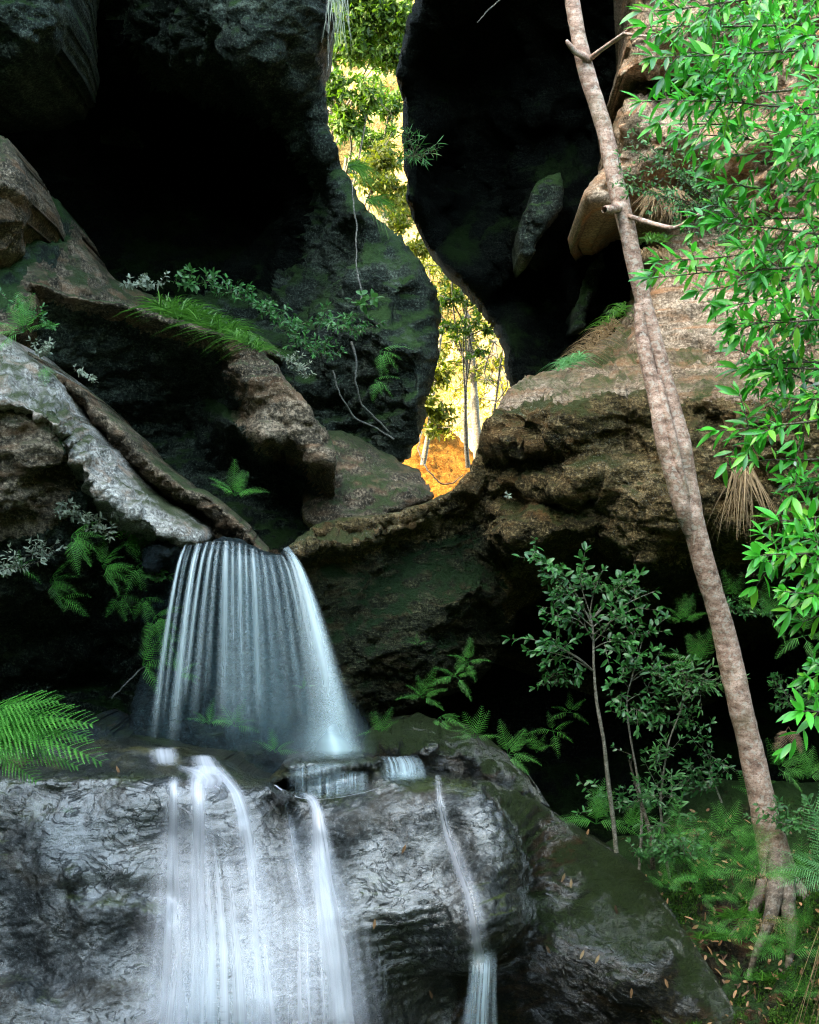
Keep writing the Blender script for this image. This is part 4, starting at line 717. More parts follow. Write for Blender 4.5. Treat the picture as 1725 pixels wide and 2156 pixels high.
for bi, ((sx, sy), (tx, ty), d) in enumerate(BR):
    L = math.hypot(tx - sx, ty - sy); n = 9; k = np.linspace(0, 1, n); sag = 26 * RNG.uniform(-.3, 1)
    px = sx + (tx - sx) * k; py = sy + (ty - sy) * k - sag * np.sin(k * math.pi) + np.cumsum(RNG.normal(0, 3, n)); dd = 7.1 + (d - 7.1) * k ** .7 + RNG.normal(0, .03, n)
    wood = Wood(); B = smooth_path(P(px, py, dd), 26); wood.tube(B, np.linspace(.011, .0025, 26), 5)
    spray_leaves(fo, B[17:], .028, .115, .033, LONG, 0.55, 5, .3, 0.0)
    nt_ = int(L / 22); dens = .95 if ty < 240 else .48
    for j in range(nt_):
        if RNG.random() > dens: continue
        t = RNG.uniform(.08, .93); i = int(t * 25); o0 = B[i]; tg = unit(B[min(25, i + 2)] - B[max(0, i - 2)])
        sd = (1 if j % 2 else -1); dr = unit(tg * .75 + np.array([0, 0, 1]) * sd * RNG.uniform(.3, .95) + RNG.normal(0, .28, 3)); ll = RNG.uniform(.14, .34) * (1.15 - t * .5)
        kk = np.linspace(0, 1, 6)[:, None]; tw = o0 + dr * ll * kk + np.array([0, 0, -.05]) * kk ** 2; wood.tube(tw, np.linspace(.0035, .0012, 6), 4)
        spray_leaves(fo, tw, .03, RNG.uniform(.06, .125), .030, LONG, 0.6, 3, .3, -0.02)
    o = wood.make('branch', M_twig, lt); at_parent(o, lt)
o = fo.make('crown', M_leafbig, lt); at_parent(o, lt)

# ---- small-leaved shrub on the warm cliff
def shrub(name, base, tips, leaf, ln, wd, mat, wood_mat, label, cat='shrub', r0=.008, sp=.02, per=7, tw=.12, group=None, tmpl=OVAL, twl=None):
    e = empty(name, P(*base).tolist()); props(e, label, cat, group); w_ = Wood(); fo = Foliage(); b0 = P(*base)
    for tx, ty, d in tips:
        t1 = P(tx, ty, d); k = np.linspace(0, 1, 12)[:, None]; mid = (b0 + t1) / 2 + RNG.normal(0, .06, 3) * np.linalg.norm(t1 - b0)
        B = (1 - k) ** 2 * b0 + 2 * k * (1 - k) * mid + k ** 2 * t1; w_.tube(B, np.linspace(r0, r0 * .25, 12), 5)
        spray_leaves(fo, B[6:], sp, ln, wd, tmpl, .5, 3)
        for j in range(per):
            i = RNG.integers(4, 12) if j else 11; dr = unit(unit(t1 - b0) * .5 + RNG.normal(0, .6, 3)); ll = tw * RNG.uniform(.5, 1.2); kk = np.linspace(0, 1, 5)[:, None]
            T = B[i] + dr * ll * kk + np.array([0, 0, -.15 * ll]) * kk ** 2; w_.tube(T, np.linspace(r0 * .35, r0 * .12, 5), 4); spray_leaves(fo, T, sp, ln, wd, tmpl, .5, 3)
    o = w_.make('stem', wood_mat, e); at_parent(o, e); o = fo.make('foliage', mat, e); at_parent(o, e); return e
shrub('cliff_shrub', (1560, 470, 10.6), [(1305,355,9.6),(1340,320,9.6),(1300,385,9.5),(1330,395,9.6),(1365,300,9.7),(1390,340,9.7),(1400,400,9.6),(1430,350,9.7),(1350,290,9.8),(1460,420,9.7),(1500,380,9.8),(1440,470,9.8),(1530,430,9.8),(1520,500,9.8),(1480,330,9.8),(1420,300,9.8)],
      0, .036, .017, M_leafsmall, M_twig, 'small leaved dark green shrub sprawling over the warm cliff beside the trunk', sp=.018, per=8, tw=.16)
# ---- saplings in the hollow
def sapling(stem, tips, label, mat, ln, wd, lean=None, r=(.02, .008), per=5, smat=M_stem, tmpl=OVAL, sp=.035, tw=.16):
    e = empty('sapling', P(stem[0][0], stem[0][1], stem[0][2]).tolist()); props(e, label, 'sapling', None); q = smooth_path(P(*np.array(stem, float).T), 34)
    w_ = Wood(); w_.tube(q, np.linspace(r[0], r[1], 34), 8, .1); o = w_.make('stem', smat, e); at_parent(o, e); fo = Foliage(); w2 = Wood()
    for tx, ty, d, k0 in tips:
        b0 = q[int(k0 * 33)]; t1 = P(tx, ty, d); k = np.linspace(0, 1, 10)[:, None]; mid = (b0 + t1) / 2 + np.array([0, 0, .06]) + RNG.normal(0, .03, 3); B = (1 - k) ** 2 * b0 + 2 * k * (1 - k) * mid + k ** 2 * t1
        w2.tube(B, np.linspace(r[1] * .8, .0022, 10), 5); spray_leaves(fo, B[5:], sp, ln, wd, tmpl, .4, 3)
        for j in range(per):
            i = RNG.integers(3, 10); dr = unit(unit(t1 - b0) * .6 + RNG.normal(0, .55, 3)); ll = tw * RNG.uniform(.5, 1.2); kk = np.linspace(0, 1, 5)[:, None]
            T = B[i] + dr * ll * kk; w2.tube(T, np.linspace(.002, .001, 5), 4); spray_leaves(fo, T, sp, ln, wd, tmpl, .4, 3)
    o = w2.make('branch', smat, e); at_parent(o, e); o = fo.make('foliage', mat, e); at_parent(o, e); return e
sapling([(1298,1795,10.6),(1292,1730,10.6),(1280,1640,10.55),(1272,1560,10.5),(1256,1480,10.5),(1250,1400,10.5),(1250,1330,10.5),(1243,1290,10.5)],
        [(1128,1160,10.3,.97),(1150,1185,10.3,.97),(1180,1200,10.3,.95),(1170,1260,10.3,.95),(1220,1210,10.4,1),(1270,1200,10.4,1),(1310,1220,10.4,.98),(1350,1210,10.4,.98),(1380,1245,10.4,.96),(1340,1280,10.3,.93),(1200,1300,10.3,.9),(1150,1290,10.3,.92),(1115,1345,10.2,.78),(1130,1370,10.2,.78),(1160,1360,10.2,.78),(1290,1300,10.3,.9),(1300,1350,10.3,.85)],
        'slender pale stemmed sapling in the dark hollow, standing clear at the left of the others', M_leafdark, .075, .030, per=4, tw=.22)
sapling([(1345,1840,10.5),(1350,1780,10.5),(1352,1700,10.5),(1340,1620,10.45),(1325,1540,10.4),(1318,1470,10.4),(1345,1380,10.4)],
        [(1300,1350,10.3,.95),(1330,1330,10.3,1),(1370,1330,10.3,1),(1340,1400,10.2,.9),(1300,1430,10.2,.85),(1290,1480,10.2,.8),(1380,1410,10.3,.9),(1420,1400,10.3,.9),(1380,1460,10.3,.8),(1350,1500,10.3,.75)],
        'thin sapling in the middle of the hollow with loose grey green leaves', M_leafdark, .066, .027, per=4, tw=.2, r=(.011,.005))
sapling([(1410,1850,10.5),(1400,1790,10.5),(1390,1700,10.45),(1395,1640,10.4),(1408,1560,10.4),(1432,1500,10.35),(1450,1450,10.3)],
        [(1400,1430,10.2,.9),(1430,1415,10.2,1),(1460,1430,10.2,1),(1490,1435,10.2,1),(1515,1445,10.2,1),(1480,1455,10.2,.95),(1440,1460,10.2,.9),(1410,1580,10.3,.6),(1380,1600,10.3,.5),(1400,1640,10.3,.45),(1370,1680,10.3,.4),(1420,1680,10.3,.4),(1430,1720,10.3,.3),(1390,1740,10.3,.3)],
        'leafy sapling closest to the leaning trunk with narrow pointed leaves', M_leafsmall, .075, .019, per=5, tw=.18, r=(.012,.005), tmpl=LONG)
sapling([(1375,1830,10.4),(1372,1760,10.4),(1350,1690,10.4),(1335,1640,10.4),(1325,1600,10.35)],[(1330,1590,10.3,.95),(1340,1640,10.3,.8)],
        'bare dead sapling stem with a few leaves between the taller saplings', M_leafdark, .04, .016, per=1, r=(.02,.006), smat=M_twig)
sapling([(1520,1690,10.8),(1500,1640,10.8),(1495,1600,10.8),(1480,1575,10.8)],[(1460,1560,10.7,1),(1490,1560,10.7,1),(1510,1600,10.7,.8),(1530,1615,10.7,.7),(1500,1645,10.7,.5)],
        'short bushy seedling just left of the foot of the leaning trunk', M_leafdark, .05, .02, per=3, r=(.008,.004))

# ---- ferns
def frond_mesh(np_=15, teeth=6, seed=0, mat=None, wr=.30, curl=.25):
    r = np.random.default_rng(seed); V, F, R = [], [], []; n0 = 0
    t = np.linspace(0, 1, 14); rach = np.stack([t * (1 - .08 * t), 0 * t, .22 * t - (.22 + curl) * t ** 2], -1)
    v, f = tube_vf(rach, np.linspace(.007, .002, 14), 4); V.append(v); F += [(a, b_, c_) for a, b_, c_, d_ in f] + [(a, c_, d_) for a, b_, c_, d_ in f]; R.append(np.full(len(v), .1)); n0 = len(v)
    for i in range(np_):
        u = .16 + .84 * (i + .5) / np_; L = wr * min(1, (u + .05) / .38) ** .6 * (1.02 - u) ** .62 * 1.2 * r.uniform(.88, 1.05) + .012
        o = np.array([np.interp(u, t, rach[:, k]) for k in range(3)]); rr = r.random()
        for sd in (1, -1):
            ax = np.array([.42 + .3 * u, sd, -.12 - r.random() * .25]); ax /= np.linalg.norm(ax); sw = (.021 if np_ < 25 else .030) * (1.05 - .5 * u) * (wr / .30) ** .4
            pts = [o]; 
            for k in range(teeth):
                a = (k + .0) / teeth; b_ = (k + .75) / teeth; dro = -.16 * L
                wv = sw * (1 - a) ** .6; c0 = o + ax * L * a + np.array([0, 0, dro * a * a]); c1 = o + ax * L * min(1, (k + 1) / teeth) + np.array([0, 0, dro * ((k + 1) / teeth) ** 2])
                e = np.array([1, 0, .0]); q1 = o + ax * L * b_ + e * wv + np.array([0, 0, dro * b_ * b_ - .004]); q2 = o + ax * L * b_ - e * wv * .9 + np.array([0, 0, dro * b_ * b_ - .004])
                V.append(np.array([c0, q1, c1, q2])); F += [(n0, n0 + 1, n0 + 2), (n0, n0 + 2, n0 + 3)]; n0 += 4; R.append(np.full(4, rr * .6 + r.random() * .4))
    return mesh_from('frond', np.vstack(V), np.array(F), mat, False, attrs={'rnd': np.concatenate(R)})
FR = {}
def fronds(mat, kind):
    k = (mat.name, kind)
    if k not in FR:
        FR[k] = [frond_mesh(*({'big': (28, 11), 'mid': (17, 7), 'small': (12, 5)}[kind]), seed=s, mat=mat, wr={'big': .30, 'mid': .27, 'small': .26}[kind], curl=.2 + .12 * s) for s in range(3)]
    return FR[k]
def fern(x, y, d, dirs, label, mat=None, kind='mid', group=None, name='fern', cat='fern'):
    """dirs: list of (dx, dy, length) in photo units; each frond leans a little towards the viewer"""
    mat = mat or M_fern; b0 = P(x, y, d); e = empty(name, b0.tolist()); props(e, label, cat, group)
    for i, (dx, dy, L) in enumerate(dirs):
        fwd = Vector((dx, 0, -dy)).normalized() + Vector((0, -RNG.uniform(.15, .55), .12)); X = fwd.normalized(); up = Vector((0, -.45, 1)) if abs(X.z) < .8 else Vector((0, -1, .1))
        Y = up.cross(X).normalized(); Z = X.cross(Y); s = L * d / VF * 1.05
        fr = bpy.data.objects.new('frond', fronds(mat, kind)[(i + int(x)) % 3]); COL.objects.link(fr); fr.parent = e
        fr.matrix_local = Matrix(((X.x * s, Y.x * s, Z.x * s, 0), (X.y * s, Y.y * s, Z.y * s, 0), (X.z * s, Y.z * s, Z.z * s, 0), (0, 0, 0, 1)))
    return e
def fan(n, a0, a1, L, jit=.15):
    out = []
    for k in range(n):
        a = math.radians(a0 + (a1 - a0) * k / max(1, n - 1)) + RNG.normal(0, jit); l = L * RNG.uniform(.75, 1.1); out.append((math.cos(a), -math.sin(a), l))
    return out
fern(-120, 1570, 9.3, [(1,-.55,310),(1,-.42,345),(1,-.3,350),(1,-.18,330),(1,-.06,290),(1,-.5,250),(1,-.24,270),(1,.04,240),(1,-.66,270)], 'very large fern with long drooping fronds at the left edge above the ledge', M_fern, 'big')
fern(-40, 1600, 8.6, [(1,-.5,110),(1,-.1,90),(.5,-1,110)], 'low bright fern tip in the left corner of the ledge', M_fern, 'mid')
L_ = 'hanging fern left of the fall, '
for x, y, d, a, n, L, t, k in [(50,700,11.7,(200,20),9,70,'arching bright green fern high at the left edge above the pale slab','mid'),(92,770,11.7,(330,250),4,42,'small withered fern hanging over the pale slab','small'),
    (150,1130,11.4,(30,-70),6,62,L_+'highest bright one below the slab','mid'),(215,1195,11.6,(80,-40),7,62,L_+'full one below the highest','mid'),(265,1130,11.9,(60,-60),6,60,L_+'beside the foot of the pale slab','mid'),(290,1190,11.9,(30,-100),6,55,'small hanging fern nearest to the waterfall lip','small'),
    (105,1225,11.9,(50,-60),5,55,L_+'lonely one at the lower left','mid'),(130,1260,11.9,(10,-30),3,60,L_+'low one with two flat fronds','small'),(250,1255,12.0,(-10,-110),4,52,L_+'drooping one in the middle','small'),(300,1260,12.0,(-20,-110),5,50,L_+'thin one halfway down','small'),
    (325,1300,12.0,(40,-100),6,52,L_+'bushy one touching the left strand','mid'),(335,1345,12.0,(20,-60),4,46,L_+'small one under the bushy fern','small'),(300,1400,12.0,(70,-50),6,58,L_+'broad leaved lowest one','small'),
    (375,1420,11.9,(120,-20),6,48,'fern seen through the left strands of the waterfall','small'),(440,1525,11.6,(150,20),6,42,'left fern of two at the foot of the wall behind the water','small'),(495,1530,11.6,(160,10),7,46,'right fern of two at the foot of the wall behind the water','small'),
    (580,1585,11.2,(150,20),5,44,'flat little fern beside the pool behind the fall','small'),(640,1450,12.0,(150,20),3,20,'tiny fern on the wall inside the curtain','small'),
    (495,1045,12.6,(150,10),7,62,'bright fern growing in the crack above the lip','mid'),(800,740,13.6,(10,-100),5,52,'fern under the hanging vine on the overhanging cliff','small'),(790,800,13.6,(10,-90),4,42,'dark fern in the shade lower on the overhanging cliff','small'),
    (985,1395,12.0,(150,-150),5,46,'little fern high on the mossy bowl right of the fall','mid'),(960,1425,12.0,(200,-60),5,50,'drooping fern on the mossy bowl, under the little one','mid'),(890,1470,11.9,(170,-10),6,52,'fern with flat fronds right of the falling stream','mid'),(925,1510,11.9,(20,-120),5,48,'fern hanging just above the crest rock','mid'),
    (880,1358,12.0,(150,30),3,20,'tiny fern on the mossy bowl near the stream','small'),(800,1545,11.4,(160,30),5,46,'fern behind the left end of the crest rock','small'),(1000,1555,11.2,(170,20),6,52,'fern rising behind the crest rock','small'),(1070,1590,11.1,(100,-60),6,60,'fern with long stiff fronds drooping over the crest rock','mid'),
    (1130,1585,11.3,(140,30),4,42,'fern in the dark right of the crest rock','small'),(1200,1500,12.6,(200,-20),5,42,'dim fern on the cave wall left of the pale sapling','small'),(1165,1540,12.4,(170,-80),5,42,'dim drooping fern low on the cave wall','small'),
    (1255,1735,10.8,(165,0),8,70,'broad fern at the foot of the pale stemmed sapling','mid'),(1320,1745,10.7,(90,10),5,62,'fern just right of the pale sapling foot','mid'),(1440,1310,11.3,(160,20),7,50,'fern beside the knot of the leaning trunk','mid'),(1500,1270,11.4,(130,20),5,46,'fern touching the trunk above the knot','mid'),
    (1470,1400,11.2,(170,60),6,66,'fern with long fronds left of the trunk below the knot','mid'),(1545,1260,11.2,(110,-30),5,55,'dim fern right of the trunk under the boulder','mid'),(1620,1300,11.0,(150,-30),6,62,'blue green fern right of the trunk, under the leaves','mid'),(1690,1340,10.8,(200,-60),5,62,'fern at the right edge under the leafy branches','mid'),
    (1490,1790,10.4,(140,30),6,58,'fern on the bank left of the trunk foot','mid'),(1440,1830,10.3,(120,0),7,66,'fern below the leafy sapling on the bank','mid'),(1560,1820,10.1,(150,40),5,52,'fern leaning on the roots of the trunk','mid'),(1470,1890,10.2,(100,-30),5,48,'bright fern above the moss on the bank','mid'),(1590,1680,11.2,(150,60),4,50,'small fern on the reddish bank behind the trunk','small'),
    (40,1200,11.5,(200,-20),5,42,'pale fern at the left edge of the dark wall','small')]:
    fern(x, y, d, fan(n, a[0], a[1], L * 1.22), t, M_fern, k)
for x, y, d, a, n, L, t in [(1570,1985,9.35,(165,20),8,80,'fern spreading in front of the mossy roots'),(1660,2010,9.2,(160,20),8,85,'fern over the lowest roots at the right'),(1600,1850,9.55,(165,30),8,95,'full bright fern hiding the foot of the leaning trunk'),(1680,1860,9.4,(170,60),7,90,'fern right of the trunk foot, under the feathery fronds'),(1420,1770,10.2,(170,10),7,80,'bright fern behind the dead curled fern, on top of the bank'),(1530,1760,10.2,(150,10),6,74,'fern just left of the trunk, on top of the bank'),(1480,1850,9.9,(170,20),8,80,'wide fern in the middle of the bank'),
    (1580,1790,9.9,(140,40),6,70,'fern in front of the lower trunk'),(1400,1870,10.0,(150,10),6,62,'fern at the edge between bank and wet shoulder'),(1560,1900,9.8,(160,30),6,64,'fern over the straw grass on the bank'),(1690,1960,9.3,(160,60),6,70,'fern low at the right edge'),
    (1620,2010,9.4,(170,20),6,56,'small green fern low on the moss'),(1500,1960,9.7,(160,10),5,50,'small fern below the wide one on the bank'),(1680,2100,9.1,(160,30),6,60,'lowest fern in the right corner'),(1560,2060,9.4,(170,10),5,46,'little fern near the bottom of the bank'),
    (1640,1620,10.6,(120,-30),6,70,'fern right of the trunk in the dark'),(1700,1640,10.4,(150,20),6,80,'fern at the right edge above the feathery one')]:
    fern(x, y, d, fan(n, a[0], a[1], L), t, M_fern, 'mid')
fern(1790, 1880, 8.6, [(-.5,-1,205),(-.35,-1,190),(-.2,-1,230),(.2,-1,220),(.5,-1,200),(-.75,-.9,150),(0,-1,190)], 'tall feathery fern at the lower right edge', M_fernblue, 'big')
fern(1740, 1850, 9.2, [(-1,-.35,120),(-1,-.05,105),(-.7,-.8,110),(-1,.25,90)], 'soft pale fern between the trunk foot and the feathery fern', M_fernblue, 'mid')
fern(1660, 1530, 10.4, fan(4, 240, 300, 75), 'withered brown fern hanging right of the trunk', M_ferndead, 'mid')
fern(1450, 1745, 10.3, fan(5, 160, 330, 46), 'dead curled fern among the sapling stems', M_ferndead, 'small')
fern(1570, 1215, 11.2, fan(4, 20, 160, 32), 'small dry fern under the boulder right of the trunk', M_ferndead, 'small')
fern(148, 1712, 9.75, fan(6, 20, 160, 22), 'little bright fern on a step of the wet rock', M_grass, 'small')

# ---- grasses
def grass(x, y, d, w, n, L, label, mat=None, ang=(20, 160), droop=.6, name='grass_tuft', bw=.0045, cat='grass tuft', dy=0.0, group=None):
    b0 = P(x, y, d); fo = Foliage()
    for _ in range(n):
        ox = RNG.uniform(-w, w); o = P(x + ox, y + dy * ox + RNG.normal(0, 3), d + RNG.normal(0, .06)); a = math.radians(RNG.uniform(*ang)); l = L * d / VF * RNG.uniform(.45, 1.1)
        dr = np.array([math.cos(a), RNG.uniform(-.7, .2), math.sin(a)]); dr = dr / np.linalg.norm(dr); k = np.linspace(0, 1, 6)[:, None]
        p = o + dr * l * k + np.array([math.cos(a) * .25, 0, -droop]) * l * k ** 2; sidev = unit(np.cross(dr, [0, 1, .2])) * bw; wd = (1 - k ** 1.5) + .05
        v = np.concatenate([p + sidev * wd, p - sidev * wd]); f = []
        for i in range(5): f += [(i, i + 1, 6 + i), (i + 1, 7 + i, 6 + i)]
        fo.add(v, np.array(f), np.full(12, RNG.random()))
    o = fo.make(name, mat or M_grass, None, b0.tolist()); props(o, label, cat, group); return o
grass(380,668,13.0,45,280,100,'bright green grass tuft at the upper end of the shaded ledge',dy=.35, bw=.006)
grass(455,693,12.9,45,300,92,'bright green grass tuft on the ledge, just below the upper one',dy=.4)
grass(520,722,12.7,30,200,76,'bright green grass tuft hanging at the lower end of the ledge',dy=.5, droop=.9)
grass(1200,765,12.6,26,120,62,'blue green grass clump on top of the boulder against the black wall',dy=-.5, droop=.9, mat=M_fernblue)
grass(1255,720,12.8,40,200,70,'dry grass clump on the slope between the black wall and the trunk',M_straw,dy=-.9, droop=.9)
grass(1290,670,12.9,25,100,60,'mixed green grass clump right beside the middle of the trunk',dy=-.9, droop=1)
grass(1378,535,12.0,26,130,60,'yellowing grass clump right of the trunk below the crooked twig',M_straw,(40,140),1.2)
grass(1385,505,12.0,22,90,50,'green grass growing above the yellowing clump',M_grass,(30,150),.9)
grass(1400,400,11.8,35,150,56,'brown hanging grass below the small leaved shrub',M_straw,(200,340),.5)
grass(1565,990,10.5,22,85,90,'long straw coloured grass hanging from the boulder face right of the trunk',M_straw,(225,310),.7)
grass(712,-10,14.2,20,34,110,'pale roots and grass hanging from the cliff edge at the top of the gap',M_greyleaf,(255,288),.35,bw=.003)
grass(745,350,14.6,14,90,60,'wiry grass tuft on the edge of the overhanging cliff',M_grass,(-60,60),.8)
grass(785,420,14.6,16,90,52,'small grass tuft lower on the edge of the overhanging cliff',M_grass,(-70,60),.8)
grass(1600,1850,9.9,30,30,70,'dry grass blades left of the trunk foot',M_straw,(30,150),1.3, bw=.003)
grass(1640,1940,9.5,45,44,90,'arching straw grass over the mossy bank',M_straw,(10,170),1.3, bw=.003)
grass(1560,1930,9.9,40,200,45,'fresh green grass on the mossy bank below the trunk',M_grass,(20,160),.5)
grass(1500,1975,9.8,30,120,40,'green grass patch beside the shoulder of the wet rock',M_grass,(20,160),.5)
grass(1630,2060,9.5,50,200,38,'short green grass low on the mossy bank',M_grass,(20,160),.5)
grass(1780,1870,8.7,30,60,330,'long thin dry fronds hanging under the feathery fern',M_straw,(250,300),.25, bw=.003)

# low leafy plants on ledges
def herb(x, y, d, w, h, n, ln, wd, mat, label, tmpl=OVAL, slope=0.0, name='leafy_plant'):
    b0 = P(x, y, d); e = empty(name, b0.tolist()); props(e, label, 'plant'); fo = Foliage(); w_ = Wood()
    for _ in range(n):
        ox = RNG.uniform(-w, w); o = P(x + ox, y + slope * ox + RNG.uniform(-4, 6), d + RNG.normal(0, .1)); t1 = P(x + ox + RNG.normal(0, h * .5), y + slope * ox - RNG.uniform(-.2, 1) * h, d - RNG.uniform(0, .2)); k = np.linspace(0, 1, 5)[:, None]
        B = o + (t1 - o) * k; w_.tube(B, np.linspace(.003, .0015, 5), 4); spray_leaves(fo, B, ln * .45, ln, wd, tmpl, .3, 3, .5)
    o = w_.make('stem', M_twig, e); at_parent(o, e); o = fo.make('foliage', mat, e); at_parent(o, e)
herb(300,600,13.6,35,24,26,.05,.02,M_greyleaf,'pale leafed plant at the upper end of the shaded ledge')
herb(400,600,14.0,35,30,12,.09,.035,M_leafsmall,'large leaved green plant behind the ledge grass')
herb(500,620,14.2,60,26,34,.06,.022,M_leafdark,'dark leafy plants behind the middle of the ledge', slope=.4)
herb(590,670,13.9,45,26,34,.06,.02,M_leafdark,'dark leafy plants under the cliff at the lower ledge', slope=.5)
herb(650,730,13.7,45,34,40,.055,.02,M_leafdark,'tangle of dark leaves at the foot of the overhanging cliff', slope=.6)
herb(620,770,13.2,30,20,22,.04,.016,M_greyleaf,'pale speckled plant on the end of the ledge rock', slope=.8)
herb(720,690,13.7,45,40,34,.06,.02,M_leafdark,'dark fringe of leaves on the lower overhanging cliff', slope=.3)
herb(755,640,13.6,10,22,5,.09,.05,M_leafsmall,'green leaf cluster at the end of the hanging vine')
herb(60,660,11.9,50,24,22,.05,.018,M_leafdark,'dark leafy plant above the arching fern at left', slope=.6)
herb(180,790,12.2,25,10,14,.03,.014,M_greyleaf,'tiny pale plant along the narrow rock band', slope=.6)
herb(90,740,11.8,14,24,16,.05,.018,M_greyleaf,'pale hanging plant at the top of the pale slab')
herb(190,1105,11.5,60,26,34,.055,.02,M_greyleaf,'grey leafed plant hanging under the pale slab', slope=.5)
herb(85,1170,11.6,18,34,16,.05,.016,M_greyleaf,'silvery plant on the dark wall, below the pale slab')
herb(10,1200,11.4,18,50,20,.06,.018,M_greyleaf,'silvery plant cut by the left edge of the picture')
herb(330,1215,11.9,16,16,9,.07,.04,M_leafsmall,'round leaved plant beside the top of the left strand')
herb(300,1150,12.0,50,20,34,.045,.018,M_fern,'fresh green leaves crowding under the foot of the pale slab', slope=.3)
herb(870,330,15.0,10,50,26,.13,.012,M_leafdark,'spiky dark green plant on the edge of the black tower', tmpl=LONG)
herb(1250,1240,11.4,90,30,26,.045,.018,M_leafsmall,'mixed small leaves under the edge of the large boulder')
herb(1560,1290,11.2,60,30,24,.045,.018,M_leafdark,'small dark leaves right of the trunk under the boulder')
herb(1390,1800,10.3,50,30,24,.045,.018,M_leafsmall,'small leafy plants around the sapling stems')
herb(1070,1045,11.4,6,8,4,.03,.012,M_greyleaf,'tiny white leafed plant on the boulder face')

herb(1160,1440,12.6,50,40,16,.06,.024,M_leafdark,'dim leafy plant deep in the cave, left of the saplings')
herb(1400,1520,12.0,70,60,30,.06,.024,M_leafdark,'dim leafy undergrowth in the cave behind the saplings')
herb(1330,1700,11.2,70,60,34,.055,.022,M_leafdark,'dark undergrowth between the sapling stems')
herb(1460,1660,11.0,50,60,26,.055,.022,M_leafdark,'dark undergrowth between the saplings and the leaning trunk')
herb(1680,1480,11.2,50,60,26,.055,.022,M_leafdark,'dim leafy undergrowth in the dark right of the leaning trunk')
herb(1690,1740,10.0,50,60,30,.055,.022,M_leafsmall,'green undergrowth right of the foot of the leaning trunk')
herb(1440,1800,10.2,60,50,30,.05,.020,M_leafsmall,'green undergrowth on top of the bank below the leafy sapling')
# ---- vines and roots
def vine(rows, label, mat=M_root, name='vine', cat='vine'):
    q = smooth_path(np.array(rows, float), 40); v, f = tube_vf(P(q[:, 0] + 2 * fbm(q[:, :3] / 9, 3, 4), q[:, 1], q[:, 2]), q[:, 3] * 14 / VF, 6, .1); o = link(name, mesh_from(name, v, f, mat), None, v[0].tolist()); props(o, label, cat)
vine([(742,380,14.3,1.6),(745,440,14.2,1.6),(752,470,14.2,1.6),(750,520,14.1,1.6),(752,570,14.0,1.6),(758,600,13.9,1.6),(762,632,13.8,1.6)], 'thin pale vine hanging down the dark overhanging cliff')
vine([(690,0,13.9,1.5),(686,30,13.9,1.5),(690,60,13.9,1.5),(694,110,14,1.5),(690,150,14.0,1)], 'thin root dangling at the top of the overhanging cliff')
vine([(740,720,14.0,2.6),(752,760,13.9,2.4),(748,800,13.9,1.8),(760,850,14.0,1.8),(790,880,14.1,2),(820,910,14.2,2)], 'crooked grey root on the shaded foot of the overhanging cliff', cat='root', name='root')
vine([(700,780,14.0,2),(715,830,14.0,1.8),(745,880,14.1,2),(790,900,14.2,1.8),(830,925,14.2,2)], 'thick grey root curving along the base of the overhanging cliff', cat='root', name='root')
vine([(888,908,22,2),(880,950,21.5,2),(900,990,21,2.2),(930,1020,21,2.2),(955,1018,21,2),(975,1000,21,1.6)], 'dark twig arching in front of the orange rock', M_twig, 'twig', 'twig')
vine([(1052,0,14.0,1.3),(1030,20,14.0,1.3),(1006,48,14.0,.8)], 'fine twig hanging near the top of the black tower', M_root, 'twig', 'twig')
vine([(235,1470,12.6,1.6),(290,1415,12.6,1.4),(310,1400,12.6,1)], 'thin slanting stick in the dark left of the fall', M_root, 'twig', 'twig')

# ---- trees beyond the gap
def far_tree(base, trunk, blobs, label, mat, n, ln, tmat=M_twig, r=(.10, .03)):
    e = empty('far_tree', P(*base).tolist()); props(e, label, 'tree', 'trees beyond the gap'); w_ = Wood(); q = smooth_path(P(*np.array(trunk, float).T), 30); w_.tube(q, np.linspace(r[0], r[1], 30), 8, .1); o = w_.make('trunk', tmat, e); at_parent(o, e)
    fo = Foliage(); w2 = Wood()
    for bx, by, bd, rx, rz in blobs:
        c = P(bx, by, bd); i = int(RNG.integers(12, 30)); w2.tube(smooth_path([q[i], (q[i] + c) / 2 + RNG.normal(0, .2, 3), c], 10), np.linspace(r[1], .012, 10), 5)
        for _ in range(5):
            g = c + RNG.normal(0, .5, 3) * np.array([rx, rx, rz]) * bd / VF; w2.tube(np.linspace(c, g, 4), np.linspace(.012, .005, 4), 4)
        m = int(n * 1.5 * rx * rz / 2500); cl = RNG.normal(0, .42, (max(3, m // 22), 3)); cc = cl[RNG.integers(0, len(cl), m)] + RNG.normal(0, .11, (m, 3)); p = c + cc * np.array([rx, rx, rz]) * bd / VF
        fo.add(*scatter(TINY, p, RNG.normal(0, 1, (m, 3)) + [0, 0, -.3], RNG.normal(0, 1, (m, 3)) + [0, -.3, 1], ln * RNG.uniform(.6, 1.3, m), ln * .38, RNG.random(m)))
    o = w2.make('branch', tmat, e); at_parent(o, e); o = fo.make('crown', mat, e); at_parent(o, e); return e
far_tree((700,900,27), [(640,900,27),(660,500,27),(700,200,27),(720,-100,27)], [(700,-20,25,60,60),(780,10,25,60,60),(740,80,25,70,60),(820,100,26,50,60),(830,30,25,50,50)], 'dense green tree filling the top of the gap', M_leafgreen, 1100, .17)
far_tree((760,1100,24), [(700,1100,24),(700,600,24),(730,330,24)], [(700,190,23,40,45),(780,200,23,60,40),(730,260,23,50,40),(820,230,24,40,40),(780,300,24,50,36),(820,330,24,30,30)], 'green tree with gaps of bright light halfway up the gap', M_leafgreen, 620, .14)
